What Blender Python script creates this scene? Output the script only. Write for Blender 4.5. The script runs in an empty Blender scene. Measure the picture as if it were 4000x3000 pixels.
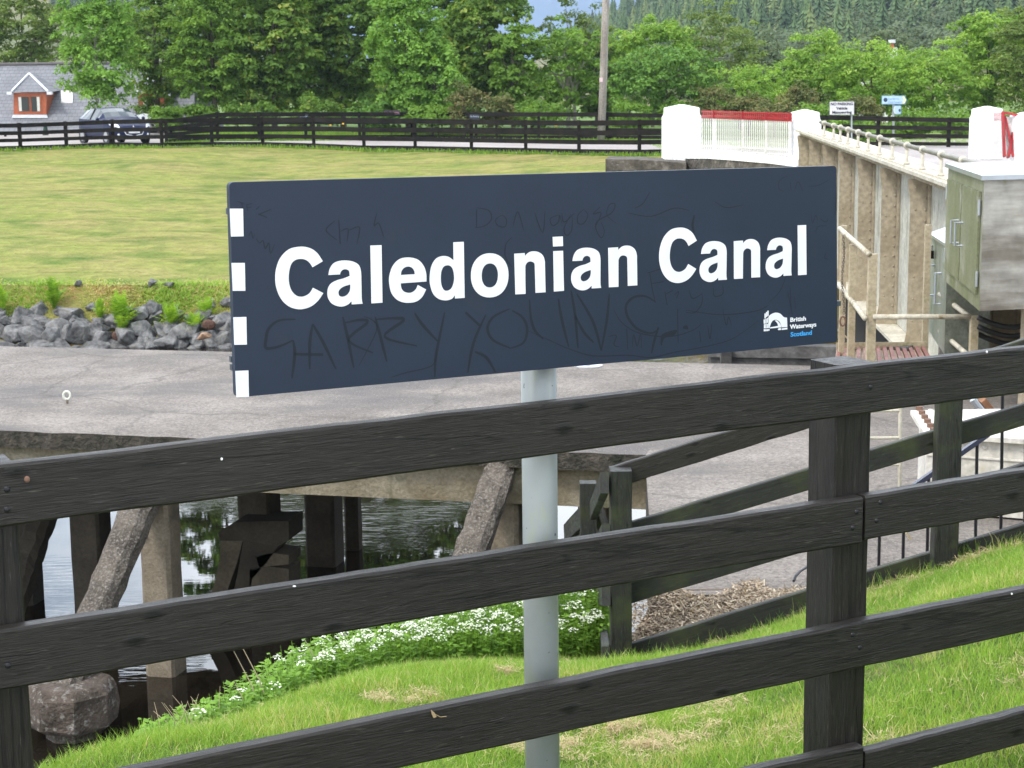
import bpy, math, random
import numpy as np
from mathutils import Vector, Matrix

# ------------------------------------------------------------------ camera, world, sun, exposure
SC = bpy.context.scene
COL = SC.collection
EYE = Vector((0.0, 0.0, 6.0))
FPX = 6600.0
PITCH = math.atan(1150.0 / FPX)
ROLL = 0.0123
Fw = Vector((0, math.cos(PITCH), -math.sin(PITCH)))
U0 = Vector((0, math.sin(PITCH), math.cos(PITCH)))
R0 = Vector((1, 0, 0))
Rt = R0 * math.cos(ROLL) - U0 * math.sin(ROLL)
Up = U0 * math.cos(ROLL) + R0 * math.sin(ROLL)
cam_data = bpy.data.cameras.new("camera")
cam = bpy.data.objects.new("camera", cam_data)
COL.objects.link(cam)
cam.matrix_world = Matrix(((Rt.x, Up.x, -Fw.x, EYE.x), (Rt.y, Up.y, -Fw.y, EYE.y), (Rt.z, Up.z, -Fw.z, EYE.z), (0, 0, 0, 1)))
cam_data.sensor_width = 36.0
cam_data.lens = FPX / 4000.0 * 36.0
cam_data.clip_start = 0.1
cam_data.clip_end = 20000
cam_data.dof.use_dof = True
cam_data.dof.focus_distance = 4.3
cam_data.dof.aperture_fstop = 26
SC.camera = cam

SUN_EL, SUN_AZ = math.radians(52), math.radians(-128)   # azimuth from +Y towards +X: sun stands behind and left of the camera
world = bpy.data.worlds.new("World")
SC.world = world
world.use_nodes = True
wn, wl = world.node_tree.nodes, world.node_tree.links
wn.clear()
wo = wn.new("ShaderNodeOutputWorld"); wb = wn.new("ShaderNodeBackground"); wb.inputs[1].default_value = 0.12
sky = wn.new("ShaderNodeTexSky"); sky.sky_type = 'NISHITA'; sky.sun_disc = False
sky.sun_elevation = SUN_EL; sky.sun_rotation = SUN_AZ; sky.air_density = 1.2; sky.dust_density = 2.0
tcw = wn.new("ShaderNodeTexCoord"); mpw = wn.new("ShaderNodeMapping"); mpw.inputs['Scale'].default_value = (1, 1, 3.2)
nzw = wn.new("ShaderNodeTexNoise"); nzw.inputs['Scale'].default_value = 2.2; nzw.inputs['Detail'].default_value = 7; nzw.inputs['Roughness'].default_value = 0.55
rpw = wn.new("ShaderNodeValToRGB"); rpw.color_ramp.elements[0].position = 0.36; rpw.color_ramp.elements[1].position = 0.56
mxw = wn.new("ShaderNodeMixRGB"); mxw.inputs[2].default_value = (10.5, 11.0, 11.8, 1)
wl.new(tcw.outputs['Generated'], mpw.inputs[0]); wl.new(mpw.outputs[0], nzw.inputs['Vector']); wl.new(nzw.outputs[0], rpw.inputs[0])
wl.new(rpw.outputs[0], mxw.inputs[0]); wl.new(sky.outputs[0], mxw.inputs[1])
# sky brightened ahead of the camera, added to lift the reflection in the water
sxw = wn.new("ShaderNodeSeparateXYZ"); wl.new(tcw.outputs['Generated'], sxw.inputs[0])
mr1 = wn.new("ShaderNodeMapRange"); mr1.inputs[1].default_value = 0.3; mr1.inputs[2].default_value = 0.95; mr1.inputs[3].default_value = 1.0; mr1.inputs[4].default_value = 1.75; wl.new(sxw.outputs['Y'], mr1.inputs[0])
mlw = wn.new("ShaderNodeMixRGB"); mlw.blend_type = 'MULTIPLY'; mlw.inputs[0].default_value = 1.0
wl.new(mxw.outputs[0], mlw.inputs[1]); wl.new(mr1.outputs[0], mlw.inputs[2]); wl.new(mlw.outputs[0], wb.inputs[0]); wl.new(wb.outputs[0], wo.inputs[0])
sd = bpy.data.lights.new("sun", 'SUN'); sd.energy = 1.5; sd.angle = math.radians(12); sd.color = (1, 0.96, 0.9)
sun = bpy.data.objects.new("sun", sd); COL.objects.link(sun)
sdir = Vector((math.sin(SUN_AZ) * math.cos(SUN_EL), math.cos(SUN_AZ) * math.cos(SUN_EL), math.sin(SUN_EL)))
sun.rotation_euler = sdir.to_track_quat('Z', 'Y').to_euler()
SC.view_settings.view_transform = 'Standard'
SC.view_settings.look = 'None'
SC.view_settings.exposure = 0.9
SC.view_settings.gamma = 1.0
SC.render.engine = 'CYCLES'
try:
    SC.cycles.max_bounces = 8; SC.cycles.diffuse_bounces = 3; SC.cycles.glossy_bounces = 3; SC.cycles.transmission_bounces = 4
    SC.cycles.transparent_max_bounces = 8; SC.cycles.volume_bounces = 0; SC.cycles.use_denoising = True
except Exception:
    pass

# ------------------------------------------------------------------ projection helpers
def ray(px, py):
    d = Fw + Rt * ((px - 2000.0) / FPX) + Up * ((1500.0 - py) / FPX)
    return d / d.y
def P(px, py, Y): return EYE + ray(px, py) * Y
def onz(px, py, z):
    d = ray(px, py); return EYE + d * ((z - EYE.z) / d.z)
def onplane(px, py, p0, n):
    d = ray(px, py); return EYE + d * ((p0 - EYE).dot(n) / d.dot(n))

# ------------------------------------------------------------------ mesh helpers
class MB:
    def __init__(s): s.v = []; s.f = []
    def add(s, vs, fs):
        b = len(s.v); s.v += [tuple(v) for v in vs]; s.f += [tuple(b + i for i in f) for f in fs]; return s
    def box(s, c, size, rz=0.0, M=None):
        hx, hy, hz = size[0] / 2, size[1] / 2, size[2] / 2
        vs = [Vector((x, y, z)) for x in (-hx, hx) for y in (-hy, hy) for z in (-hz, hz)]
        R = M if M is not None else Matrix.Rotation(rz, 3, 'Z')
        c = Vector(c)
        return s.add([c + R @ v for v in vs], [(0, 1, 3, 2), (4, 6, 7, 5), (0, 4, 5, 1), (2, 3, 7, 6), (0, 2, 6, 4), (1, 5, 7, 3)])
    def bar(s, p0, p1, w, t, up=(0, 0, 1)):
        p0, p1 = Vector(p0), Vector(p1); a = (p1 - p0); L = a.length; a.normalize()
        sd_ = a.cross(Vector(up)); 
        if sd_.length < 1e-4: sd_ = a.cross(Vector((0, 1, 0)))
        sd_.normalize(); u = sd_.cross(a).normalized()
        return s.box((p0 + p1) / 2, (L, t, w), M=Matrix((a, sd_, u)).transposed())
    def tube(s, pts, r, n=8, cap=True):
        pts = [Vector(p) for p in pts]; rs = r if isinstance(r, (list, tuple)) else [r] * len(pts)
        b = len(s.v); prev = None
        for i, p in enumerate(pts):
            a = (pts[min(i + 1, len(pts) - 1)] - pts[max(i - 1, 0)])
            a = a.normalized() if a.length > 1e-9 else Vector((0, 0, 1))
            if prev is None:
                q = a.orthogonal().normalized()
            else:
                q = (prev - a * prev.dot(a)); q = q.normalized() if q.length > 1e-6 else a.orthogonal().normalized()
            prev = q; w = a.cross(q)
            for k in range(n):
                t = 2 * math.pi * k / n
                s.v.append(tuple(p + (q * math.cos(t) + w * math.sin(t)) * rs[i]))
        for i in range(len(pts) - 1):
            for k in range(n):
                k2 = (k + 1) % n
                s.f.append((b + i * n + k, b + i * n + k2, b + (i + 1) * n + k2, b + (i + 1) * n + k))
        if cap:
            s.f.append(tuple(b + k for k in range(n))[::-1]); s.f.append(tuple(b + (len(pts) - 1) * n + k for k in range(n)))
        return s
    def prism(s, poly, ext):
        n = len(poly); e = Vector(ext); a = [Vector(p) for p in poly]
        return s.add(a + [p + e for p in a], [tuple(range(n))[::-1], tuple(range(n, 2 * n))] + [(i, (i + 1) % n, n + (i + 1) % n, n + i) for i in range(n)])
    def ball(s, c, r, n=8, m=5, sc=(1, 1, 1)):
        c = Vector(c); vs = [c + Vector((0, 0, r * sc[2]))]; fs = []
        for i in range(1, m):
            th = math.pi * i / m
            for k in range(n):
                ph = 2 * math.pi * k / n
                vs.append(c + Vector((r * sc[0] * math.sin(th) * math.cos(ph), r * sc[1] * math.sin(th) * math.sin(ph), r * sc[2] * math.cos(th))))
        vs.append(c - Vector((0, 0, r * sc[2])))
        for k in range(n):
            fs.append((0, 1 + k, 1 + (k + 1) % n))
            for i in range(m - 2):
                a = 1 + i * n + k; b2 = 1 + i * n + (k + 1) % n
                fs.append((a, a + n, b2 + n, b2))
            fs.append((len(vs) - 1, 1 + (m - 2) * n + (k + 1) % n, 1 + (m - 2) * n + k))
        return s.add(vs, fs)
def board(mb, p0, p1, h, t, seg=14, wob=0.002, bev=0.006, seed=0, n_in=None):
    """A sawn board from p0 to p1 (centre line); h tall, t thick, slightly uneven, eased edges."""
    rnd = random.Random(seed); p0, p1 = Vector(p0), Vector(p1); a = (p1 - p0).normalized()
    nrm = Vector((a.y, -a.x, 0)).normalized() if n_in is None else Vector(n_in); u = nrm.cross(a).normalized()
    if u.z < 0: u = -u
    H, T = h / 2, t / 2
    sec = [(-T + bev, -H), (T - bev, -H), (T, -H + bev), (T, H - bev), (T - bev, H), (-T + bev, H), (-T, H - bev), (-T, -H + bev)]
    vs = []
    for i in range(seg + 1):
        c = p0.lerp(p1, i / seg)
        wt, wb_ = rnd.uniform(-wob, wob), rnd.uniform(-wob, wob); wn_ = rnd.uniform(-wob, wob) * 0.5
        for (x, y) in sec:
            vs.append(c + nrm * (x + wn_) + u * (y + (wt if y > 0 else wb_)))
    fs = [tuple(range(8))[::-1], tuple(seg * 8 + k for k in range(8))]
    for i in range(seg):
        for k in range(8):
            k2 = (k + 1) % 8; fs.append((i * 8 + k, i * 8 + k2, (i + 1) * 8 + k2, (i + 1) * 8 + k))
    mb.add(vs, fs); return Matrix((a, nrm, u)).transposed()
def smooth(me, on=True):
    if on: me.polygons.foreach_set('use_smooth', [True] * len(me.polygons))
def root(name, label, cat, loc=(0, 0, 0), group=None, kind=None, rz=0.0):
    o = bpy.data.objects.new(name, None); COL.objects.link(o); o.location = loc; o.rotation_euler = (0, 0, rz)
    o.empty_display_size = 0.2
    return tag(o, label, cat, group, kind)
def tag(o, label=None, cat=None, group=None, kind=None):
    if label: o['label'] = label
    if cat: o['category'] = cat
    if group: o['group'] = group
    if kind: o['kind'] = kind
    return o
def chain_matrix(o):
    m = Matrix.LocRotScale(o.location, o.rotation_euler, o.scale)
    return chain_matrix(o.parent) @ m if o.parent else m
def obj(name, mb, mat, parent=None, frame=None, sm=False, org=None):
    """frame: 3x3 rotation of the local axes; verts are given in world space."""
    vs = [Vector(v) for v in mb.v]
    lo = Vector([min(v[i] for v in vs) for i in range(3)]); hi = Vector([max(v[i] for v in vs) for i in range(3)])
    c = Vector(org) if org is not None else Vector(((lo.x + hi.x) / 2, (lo.y + hi.y) / 2, lo.z))
    M = Matrix.Translation(c) @ (frame.to_4x4() if frame is not None else Matrix.Identity(4)); Mi = M.inverted()
    me = bpy.data.meshes.new(name); me.from_pydata([Mi @ v for v in vs], [], mb.f); me.update()
    if sm: smooth(me)
    mats = mat if isinstance(mat, (list, tuple)) else [mat]
    for m in mats: me.materials.append(m)
    o = bpy.data.objects.new(name, me); COL.objects.link(o)
    if parent is not None:
        o.parent = parent; L = chain_matrix(parent).inverted() @ M
    else: L = M
    loc, rot, sc = L.decompose(); o.location = loc; o.rotation_euler = rot.to_euler(); o.scale = sc
    return o
def recalc(o):
    import bmesh
    bm = bmesh.new(); bm.from_mesh(o.data); bmesh.ops.recalc_face_normals(bm, faces=bm.faces); bm.to_mesh(o.data); bm.free(); return o
def npmesh(name, V, nv, mat, parent=None, tint=None, sm=False, loc=None):
    """V (N,nv,3): N separate faces with nv vertices each."""
    N = V.shape[0]
    loc = Vector(loc) if loc is not None else Vector((0, 0, 0))
    V = (V - np.array(loc)).astype(np.float32)
    me = bpy.data.meshes.new(name); me.vertices.add(N * nv); me.vertices.foreach_set('co', V.reshape(-1))
    me.loops.add(N * nv); me.loops.foreach_set('vertex_index', np.arange(N * nv, dtype=np.int32))
    me.polygons.add(N); me.polygons.foreach_set('loop_start', np.arange(0, N * nv, nv, dtype=np.int32)); me.polygons.foreach_set('loop_total', np.full(N, nv, dtype=np.int32))
    me.update(calc_edges=True)
    if tint is not None:
        a = me.attributes.new('tint', 'FLOAT', 'FACE'); a.data.foreach_set('value', tint.astype(np.float32))
    for m in (mat if isinstance(mat, (list, tuple)) else [mat]): me.materials.append(m)
    o = bpy.data.objects.new(name, me); COL.objects.link(o); o.location = loc
    if parent is not None:
        o.parent = parent; o.location = chain_matrix(parent).inverted() @ loc
    return o
def grid(name, xs, ys, zf, mat, label=None, kind='structure', uvw=None):
    nx, ny = len(xs), len(ys)
    vs = [(x, y, zf(x, y)) for y in ys for x in xs]
    fs = [(j * nx + i, j * nx + i + 1, (j + 1) * nx + i + 1, (j + 1) * nx + i) for j in range(ny - 1) for i in range(nx - 1)]
    me = bpy.data.meshes.new(name); me.from_pydata(vs, [], fs); me.update(); smooth(me); me.materials.append(mat)
    o = bpy.data.objects.new(name, me); COL.objects.link(o)
    if label: tag(o, label)
    if kind: tag(o, kind=kind)
    return o

# ------------------------------------------------------------------ materials
def mat_base(name):
    m = bpy.data.materials.new(name); m.use_nodes = True; nt = m.node_tree; nt.nodes.clear()
    out = nt.nodes.new('ShaderNodeOutputMaterial'); b = nt.nodes.new('ShaderNodeBsdfPrincipled'); nt.links.new(b.outputs[0], out.inputs[0])
    return m, nt, b, out
def c4(c): return (c[0], c[1], c[2], 1)
def noise(nt, scale, detail=4, rough=0.55, stretch=(1, 1, 1), dist=0.0, rot=(0, 0, 0)):
    tc = nt.nodes.new('ShaderNodeTexCoord'); mp = nt.nodes.new('ShaderNodeMapping'); mp.inputs['Scale'].default_value = stretch; mp.inputs['Rotation'].default_value = rot
    n = nt.nodes.new('ShaderNodeTexNoise'); n.inputs['Scale'].default_value = scale; n.inputs['Detail'].default_value = detail; n.inputs['Roughness'].default_value = rough
    n.inputs['Distortion'].default_value = dist
    nt.links.new(tc.outputs['Object'], mp.inputs[0]); nt.links.new(mp.outputs[0], n.inputs['Vector']); return n.outputs[0]
def ramp(nt, fac, stops):
    r = nt.nodes.new('ShaderNodeValToRGB'); e = r.color_ramp.elements
    while len(e) < len(stops): e.new(0.5)
    for i, (p, c) in enumerate(stops): e[i].position = p; e[i].color = c4(c) if len(c) == 3 else c
    nt.links.new(fac, r.inputs[0]); return r.outputs[0]
def mixc(nt, fac, a, b, mode='MIX'):
    m = nt.nodes.new('ShaderNodeMixRGB'); m.blend_type = mode
    for i, v in ((0, fac), (1, a), (2, b)):
        if hasattr(v, 'links'): nt.links.new(v, m.inputs[i])
        else: m.inputs[i].default_value = v if i == 0 else c4(v)
    return m.outputs[0]
def bump(nt, b, h, strength, dist, prev=None):
    n = nt.nodes.new('ShaderNodeBump'); n.inputs['Strength'].default_value = strength; n.inputs['Distance'].default_value = dist
    nt.links.new(h, n.inputs['Height'])
    if prev is not None: nt.links.new(prev, n.inputs['Normal'])
    nt.links.new(n.outputs[0], b.inputs['Normal']); return n.outputs[0]
def stained(name, c1, c2, scale=3, rough=0.7, bst=0.4, bsc=60, bd=0.004, stretch=(1, 1, 1), spots=None, metal=0.0, spec=0.5, lo=0.35, hi=0.65, bstretch=(1, 1, 1), spot_scale=9, spot_lo=0.55, spot_hi=0.68, spot_stretch=(1, 1, 1), fc=0.25, cracks=0):
    m, nt, b, out = mat_base(name)
    col = ramp(nt, noise(nt, scale, 6, 0.6, stretch), [(lo, c1), (hi, c2)])
    fine = ramp(nt, noise(nt, bsc, 3, 0.6, bstretch), [(0.3, (1 - fc * 1.15,) * 3), (0.7, (1 + fc,) * 3)])
    col = mixc(nt, 0.8, col, fine, 'MULTIPLY')
    if spots: col = mixc(nt, ramp(nt, noise(nt, spot_scale, 6, 0.65, spot_stretch), [(spot_lo, (0, 0, 0)), (spot_hi, (1, 1, 1))]), col, spots)
    if cracks:
        tc = nt.nodes.new('ShaderNodeTexCoord'); vo = nt.nodes.new('ShaderNodeTexVoronoi'); vo.feature = 'DISTANCE_TO_EDGE'; vo.inputs['Scale'].default_value = cracks
        mpv = nt.nodes.new('ShaderNodeMixRGB'); mpv.blend_type = 'ADD'; mpv.inputs[0].default_value = .35; nzv = nt.nodes.new('ShaderNodeTexNoise'); nzv.inputs['Scale'].default_value = 3; nzv.inputs['Detail'].default_value = 5
        nt.links.new(tc.outputs['Object'], nzv.inputs['Vector']); nt.links.new(tc.outputs['Object'], mpv.inputs[1]); nt.links.new(nzv.outputs['Color'], mpv.inputs[2]); nt.links.new(mpv.outputs[0], vo.inputs['Vector'])
        col = mixc(nt, ramp(nt, vo.outputs['Distance'], [(0.0, (.5, .5, .5)), (0.012, (0, 0, 0))]), col, tuple(x * .45 for x in c1))
        col = mixc(nt, ramp(nt, noise(nt, 60, 2, .5), [(.66, (0, 0, 0)), (.72, (.75,) * 3)]), col, (0.50, 0.47, 0.43))
        col = mixc(nt, ramp(nt, noise(nt, 48, 2, .5, (1, 1, 1), 0, (1, 2, 3)), [(.66, (0, 0, 0)), (.72, (.8,) * 3)]), col, (0.07, 0.06, 0.055))
    nt.links.new(col, b.inputs['Base Color']); b.inputs['Roughness'].default_value = rough; b.inputs['Metallic'].default_value = metal
    b.inputs['Specular IOR Level'].default_value = spec
    if bst: bump(nt, b, noise(nt, bsc, 4, 0.6, bstretch), bst, bd)
    return m
def plain(name, c, rough=0.5, metal=0.0, spec=0.5):
    m, nt, b, out = mat_base(name)
    col = ramp(nt, noise(nt, 6, 4), [(0.3, tuple(x * 0.88 for x in c)), (0.7, tuple(min(1, x * 1.08) for x in c))])
    nt.links.new(col, b.inputs['Base Color']); b.inputs['Roughness'].default_value = rough; b.inputs['Metallic'].default_value = metal; b.inputs['Specular IOR Level'].default_value = spec
    return m
def leafmat(name, c1, c2, trans=0.35, rough=0.55, c3=None):
    m, nt, b, out = mat_base(name)
    at = nt.nodes.new('ShaderNodeAttribute'); at.attribute_name = 'tint'
    st = [(0.0, c1), (1.0, c2)] if c3 is None else [(0.0, c1), (0.8, c2), (1.0, c3)]
    col = ramp(nt, at.outputs['Fac'], st)
    nt.links.new(col, b.inputs['Base Color']); b.inputs['Roughness'].default_value = rough; b.inputs['Specular IOR Level'].default_value = 0.14
    tr = nt.nodes.new('ShaderNodeBsdfTranslucent'); mx = nt.nodes.new('ShaderNodeMixShader'); mx.inputs[0].default_value = trans
    tc = mixc(nt, 1.0, col, (1.45, 1.3, 0.6), 'MULTIPLY')
    nt.links.new(tc, tr.inputs[0]); nt.links.new(b.outputs[0], mx.inputs[1]); nt.links.new(tr.outputs[0], mx.inputs[2]); nt.links.new(mx.outputs[0], out.inputs[0])
    return m
def woodmat(name, base, lite, rough=0.55, spots=None, seed=0.0, moss=None, bst=0.9):
    """Dark-stained sawn timber; the grain runs along the object's local X."""
    m, nt, b, out = mat_base(name)
    g = noise(nt, 26, 5, 0.62, (0.35, 6, 6), 1.4); g2 = noise(nt, 9, 4, 0.6, (0.5, 3.5, 3.5), 0.8); blot = noise(nt, 1.7, 3, 0.5)
    fg = noise(nt, 75, 3, 0.6, (0.22, 3, 3), 0.3)
    col = ramp(nt, g, [(0.35, base), (0.7, lite)])
    col = mixc(nt, 0.55, col, ramp(nt, blot, [(0.3, (0.75, 0.75, 0.75)), (0.7, (1.3, 1.3, 1.3))]), 'MULTIPLY')
    col = mixc(nt, ramp(nt, fg, [(0.62, (0, 0, 0)), (0.75, (0.6, 0.6, 0.6))]), col, tuple(min(1, x * 4.5) for x in lite))  # pale streaks paint fine glints along the grain
    vo = nt.nodes.new('ShaderNodeTexVoronoi'); vo.inputs['Scale'].default_value = 4.0
    tc = nt.nodes.new('ShaderNodeTexCoord'); mp = nt.nodes.new('ShaderNodeMapping'); mp.inputs['Scale'].default_value = (0.8, 1.0, 1.9); mp.inputs['Location'].default_value = (seed, seed * 0.7, 0)
    nt.links.new(tc.outputs['Object'], mp.inputs[0]); nt.links.new(mp.outputs[0], vo.inputs['Vector'])
    knot = ramp(nt, vo.outputs['Distance'], [(0.04, (1, 1, 1)), (0.11, (0, 0, 0))])
    col = mixc(nt, knot, col, tuple(x * 0.3 for x in base))
    crk = ramp(nt, noise(nt, 3.2, 5, 0.65, (0.10, 3, 3.2), 0.8), [(0.488, (0, 0, 0)), (0.5, (1, 1, 1)), (0.512, (0, 0, 0))])
    col = mixc(nt, crk, col, tuple(x * 0.25 for x in base))
    if moss: col = mixc(nt, ramp(nt, noise(nt, 3.5, 5, 0.6), [(0.5, (0, 0, 0)), (0.68, (1, 1, 1))]), col, moss)
    nt.links.new(col, b.inputs['Base Color']); b.inputs['Specular IOR Level'].default_value = 0.36
    nt.links.new(ramp(nt, g2, [(0.3, (rough - 0.1,) * 3), (0.7, (rough + 0.15,) * 3)]), b.inputs['Roughness'])
    p = bump(nt, b, fg, bst * 0.6, 0.0022); p = bump(nt, b, g, bst * 0.8, 0.004, p)
    p = bump(nt, b, ramp(nt, noise(nt, 7, 5, 0.6, (0.12, 4, 4), 1.0), [(0.485, (1, 1, 1)), (0.5, (0, 0, 0)), (0.515, (1, 1, 1))]), bst * 0.55, 0.004, p)
    bump(nt, b, knot, 0.5, 0.004, p)
    return m

BLACKWOOD = woodmat('black_stained_timber', (0.0125, 0.0102, 0.0082), (0.029, 0.0252, 0.021), 0.46, bst=0.8)
BLACKWOOD2 = woodmat('black_stained_timber_mossy', (0.013, 0.0135, 0.0115), (0.030, 0.031, 0.026), 0.55, moss=(0.040, 0.047, 0.018), bst=0.5)
FARWOOD = stained('far_black_timber', (0.006, 0.0055, 0.005), (0.018, 0.015, 0.0125), 2.5, 0.8, 0.3, 20, 0.01, spec=0.2)
CONC = stained('worn_concrete', (0.165, 0.142, 0.122), (0.275, 0.242, 0.212), 1.1, 0.85, 1.0, 34, 0.03, spots=(0.125, 0.112, 0.105), spot_scale=0.55, spot_lo=0.50, spot_hi=0.66, spot_stretch=(0.6, 1.2, 1), fc=.42, cracks=.33)
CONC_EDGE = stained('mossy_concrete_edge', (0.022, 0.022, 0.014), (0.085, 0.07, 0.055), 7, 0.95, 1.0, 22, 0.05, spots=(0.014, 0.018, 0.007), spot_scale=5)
CONC_BEAM = stained('weathered_concrete_beam', (0.15, 0.115, 0.065), (0.27, 0.235, 0.17), 1.8, 0.9, 0.8, 30, 0.02, spots=(0.09, 0.09, 0.045), spot_scale=2.2)
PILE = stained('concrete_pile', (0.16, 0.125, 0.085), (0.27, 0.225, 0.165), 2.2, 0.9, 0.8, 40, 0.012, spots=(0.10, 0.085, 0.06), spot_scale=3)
PILE_ROUGH = stained('exposed_aggregate_pile', (0.055, 0.045, 0.036), (0.15, 0.125, 0.10), 3.5, 0.95, 1.0, 20, 0.05, spots=(0.25, 0.225, 0.195), spot_scale=48, spot_lo=0.50, spot_hi=0.66)
ROCKM = stained('grey_rock', (0.06, 0.06, 0.06), (0.235, 0.232, 0.228), 2.6, 0.85, 0.8, 9, 0.06, spots=(0.16, 0.15, 0.12), spot_scale=4, bstretch=(1, 1, 1))
ROCKRED = stained('rusty_rock', (0.30, 0.17, 0.09), (0.42, 0.27, 0.17), 3, 0.9, 0.6, 10, 0.05)
TARMAC = stained('pink_grey_tarmac', (0.30, 0.265, 0.25), (0.38, 0.345, 0.33), 0.25, 0.95, 0.3, 8, 0.02)

def grassmat(name, cols, scale, stretch=(1, 1, 1), fine=40, bst=0.6, bd=0.05, dry=None, dry_scale=2.0, dl=0.55, dh=0.7, streak=None):
    m, nt, b, out = mat_base(name)
    col = ramp(nt, noise(nt, scale, 7, 0.65, stretch), [(0.3, cols[0]), (0.5, cols[1]), (0.7, cols[2])])
    if streak: col = mixc(nt, ramp(nt, noise(nt, streak, 5, 0.7, (0.45, 1.0, 1)), [(0.46, (0, 0, 0)), (0.66, (.8, .8, .8))]), col, cols[3])
    if streak: col = mixc(nt, ramp(nt, noise(nt, 1.9, 5, 0.7, (0.14, 1.0, 1)), [(0.53, (0, 0, 0)), (0.66, (.75,) * 3)]), col, tuple(x * .55 for x in cols[1]))
    col = mixc(nt, 0.9, col, ramp(nt, noise(nt, fine, 5, 0.75, stretch), [(0.25, (0.62, 0.62, 0.6)), (0.75, (1.38, 1.36, 1.3))]), 'MULTIPLY')
    if dry: col = mixc(nt, ramp(nt, noise(nt, dry_scale, 5, 0.6, stretch), [(dl, (0, 0, 0)), (dh, (1, 1, 1))]), col, dry)
    nt.links.new(col, b.inputs['Base Color']); b.inputs['Roughness'].default_value = 0.9; b.inputs['Specular IOR Level'].default_value = 0.15
    bump(nt, b, noise(nt, fine, 5, 0.7, stretch), bst, bd); return m
LAWN = grassmat('mown_lawn', [(0.20, 0.275, 0.05), (0.30, 0.315, 0.085), (0.37, 0.335, 0.125), (0.355, 0.30, 0.12)], 0.5, (0.75, 1.0, 1), 3.2, 1.0, 0.35, dry=(0.11, 0.185, 0.03), dry_scale=0.9, dl=0.50, dh=0.72, streak=0.7)
BANKG = grassmat('rough_bank_grass', [(0.19, 0.23, 0.05), (0.30, 0.28, 0.085), (0.36, 0.29, 0.11)], 1.6, (0.8, 1, 1), 7, 1.0, 0.2, dry=(0.32, 0.22, 0.08), dry_scale=1.4, dl=.5, dh=.62)
SOILG = grassmat('grass_thatch', [(0.06, 0.10, 0.02), (0.10, 0.16, 0.035), (0.16, 0.20, 0.06)], 2.2, (1, 1, 1), 60, 1.0, 0.03, dry=(0.25, 0.20, 0.11), dry_scale=1.9, dl=0.56, dh=0.7)
VERGE = grassmat('verge_grass', [(0.07, 0.12, 0.025), (0.11, 0.19, 0.04), (0.20, 0.24, 0.07)], 0.4, (0.5, 1, 1), 4, 0.8, 0.1)
MUD = plain('canal_bed_mud', (0.035, 0.024, 0.014), 0.9)

ZP = 2.85; ZW = 0.52
def smoothstep(a, b, x):
    t = max(0.0, min(1.0, (x - a) / (b - a))); return t * t * (3 - 2 * t)
def roadz(X): return 3.62 + 0.26 * smoothstep(-4, -15, X)
def onroad(px, py, dz=0.0):
    z = 3.62
    for _ in range(8):
        p = onz(px, py, z + dz); z = roadz(p.x)
    return p

# near-side roadside fence line (posts) and far-side fence line
NEARPOSTS = [(-110, 592, 484), (79, 587, 482), (259, 581, 476), (442, 577, 468), (632, 577, 464), (828, 573, 462), (1026, 574, 459), (1226, 581, 457), (1422, 590, 460), (1622, 592, 463), (1842, 596, 467), (2054, 600, 470), (2262, 605, 471), (2498, 608, 469), (2600, 606, 468)]
FARPOSTS = [(650, 560, 468), (850, 549, 440), (1012, 549, 439), (1195, 547, 438), (1405, 546, 438), (1610, 545, 438), (1860, 547, 439), (2105, 547, 439), (2372, 547, 440), (2600, 548, 444)]
NP3 = [onroad(a, b) for a, b, c in NEARPOSTS]
FP3 = [onroad(a, b) for a, b, c in FARPOSTS]
def yline(pts, X):
    xs = [p.x for p in pts]
    return float(np.interp(X, xs, [p.y for p in pts]))

# ------------------------------------------------------------------ near bank (radial-basis surface through surveyed points)
_bp = []
def bp(px, py, Y): p = P(px, py, Y); _bp.append((p.x, p.y, p.z))
bp(200, 3000, 6.0); bp(500, 2950, 6.5); bp(860, 2850, 7.5); bp(1100, 2765, 8.1); bp(1340, 2665, 8.8); bp(1560, 2622, 9.3); bp(1800, 2600, 9.6); bp(2200, 2600, 9.9)
bp(2420, 2622, 9.7); bp(3145, 2400, 9.65); bp(3720, 2215, 9.65); bp(4000, 2135, 9.65); bp(4700, 1930, 9.65)
_bp += [(-1.03, 3.5, 3.88), (-2.2, 2.8, 3.85), (0.85, 4.4, 3.84), (2.4, 5.3, 3.92), (4.2, 6.3, 4.15), (0.2, 1.8, 3.95), (2.5, 2.0, 4.0), (0.9, 7.2, 3.28), (-0.1, 6.3, 3.44), (2.3, 7.6, 3.66),
        (-2.3, 7.6, 2.2), (-3.0, 5.5, 2.7), (-2.6, 9.5, 0.7), (-1.6, 9.6, 2.1), (-1.4, 11.6, 0.4), (-0.7, 11.0, 1.9), (0.1, 11.3, 2.2), (0.2, 12.8, 0.6), (0.7, 10.8, 2.35), (-4, 8.5, 0.2), (-5, 6, 0.4), (5.5, 9.6, 4.1), (0.6, 13.5, 0.2)]
_B = np.array(_bp); _n = len(_B)
def _phi(r): return np.where(r > 1e-9, r * r * np.log(r + 1e-12), 0.0)
_D = np.linalg.norm(_B[:, None, :2] - _B[None, :, :2], axis=2)
_A = np.zeros((_n + 3, _n + 3)); _A[:_n, :_n] = _phi(_D) + np.eye(_n) * 0.02; _A[:_n, _n] = 1; _A[:_n, _n + 1:] = _B[:, :2]; _A[_n:, :_n] = _A[:_n, _n:].T
_w = np.linalg.solve(_A, np.concatenate([_B[:, 2], [0, 0, 0]]))
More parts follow.
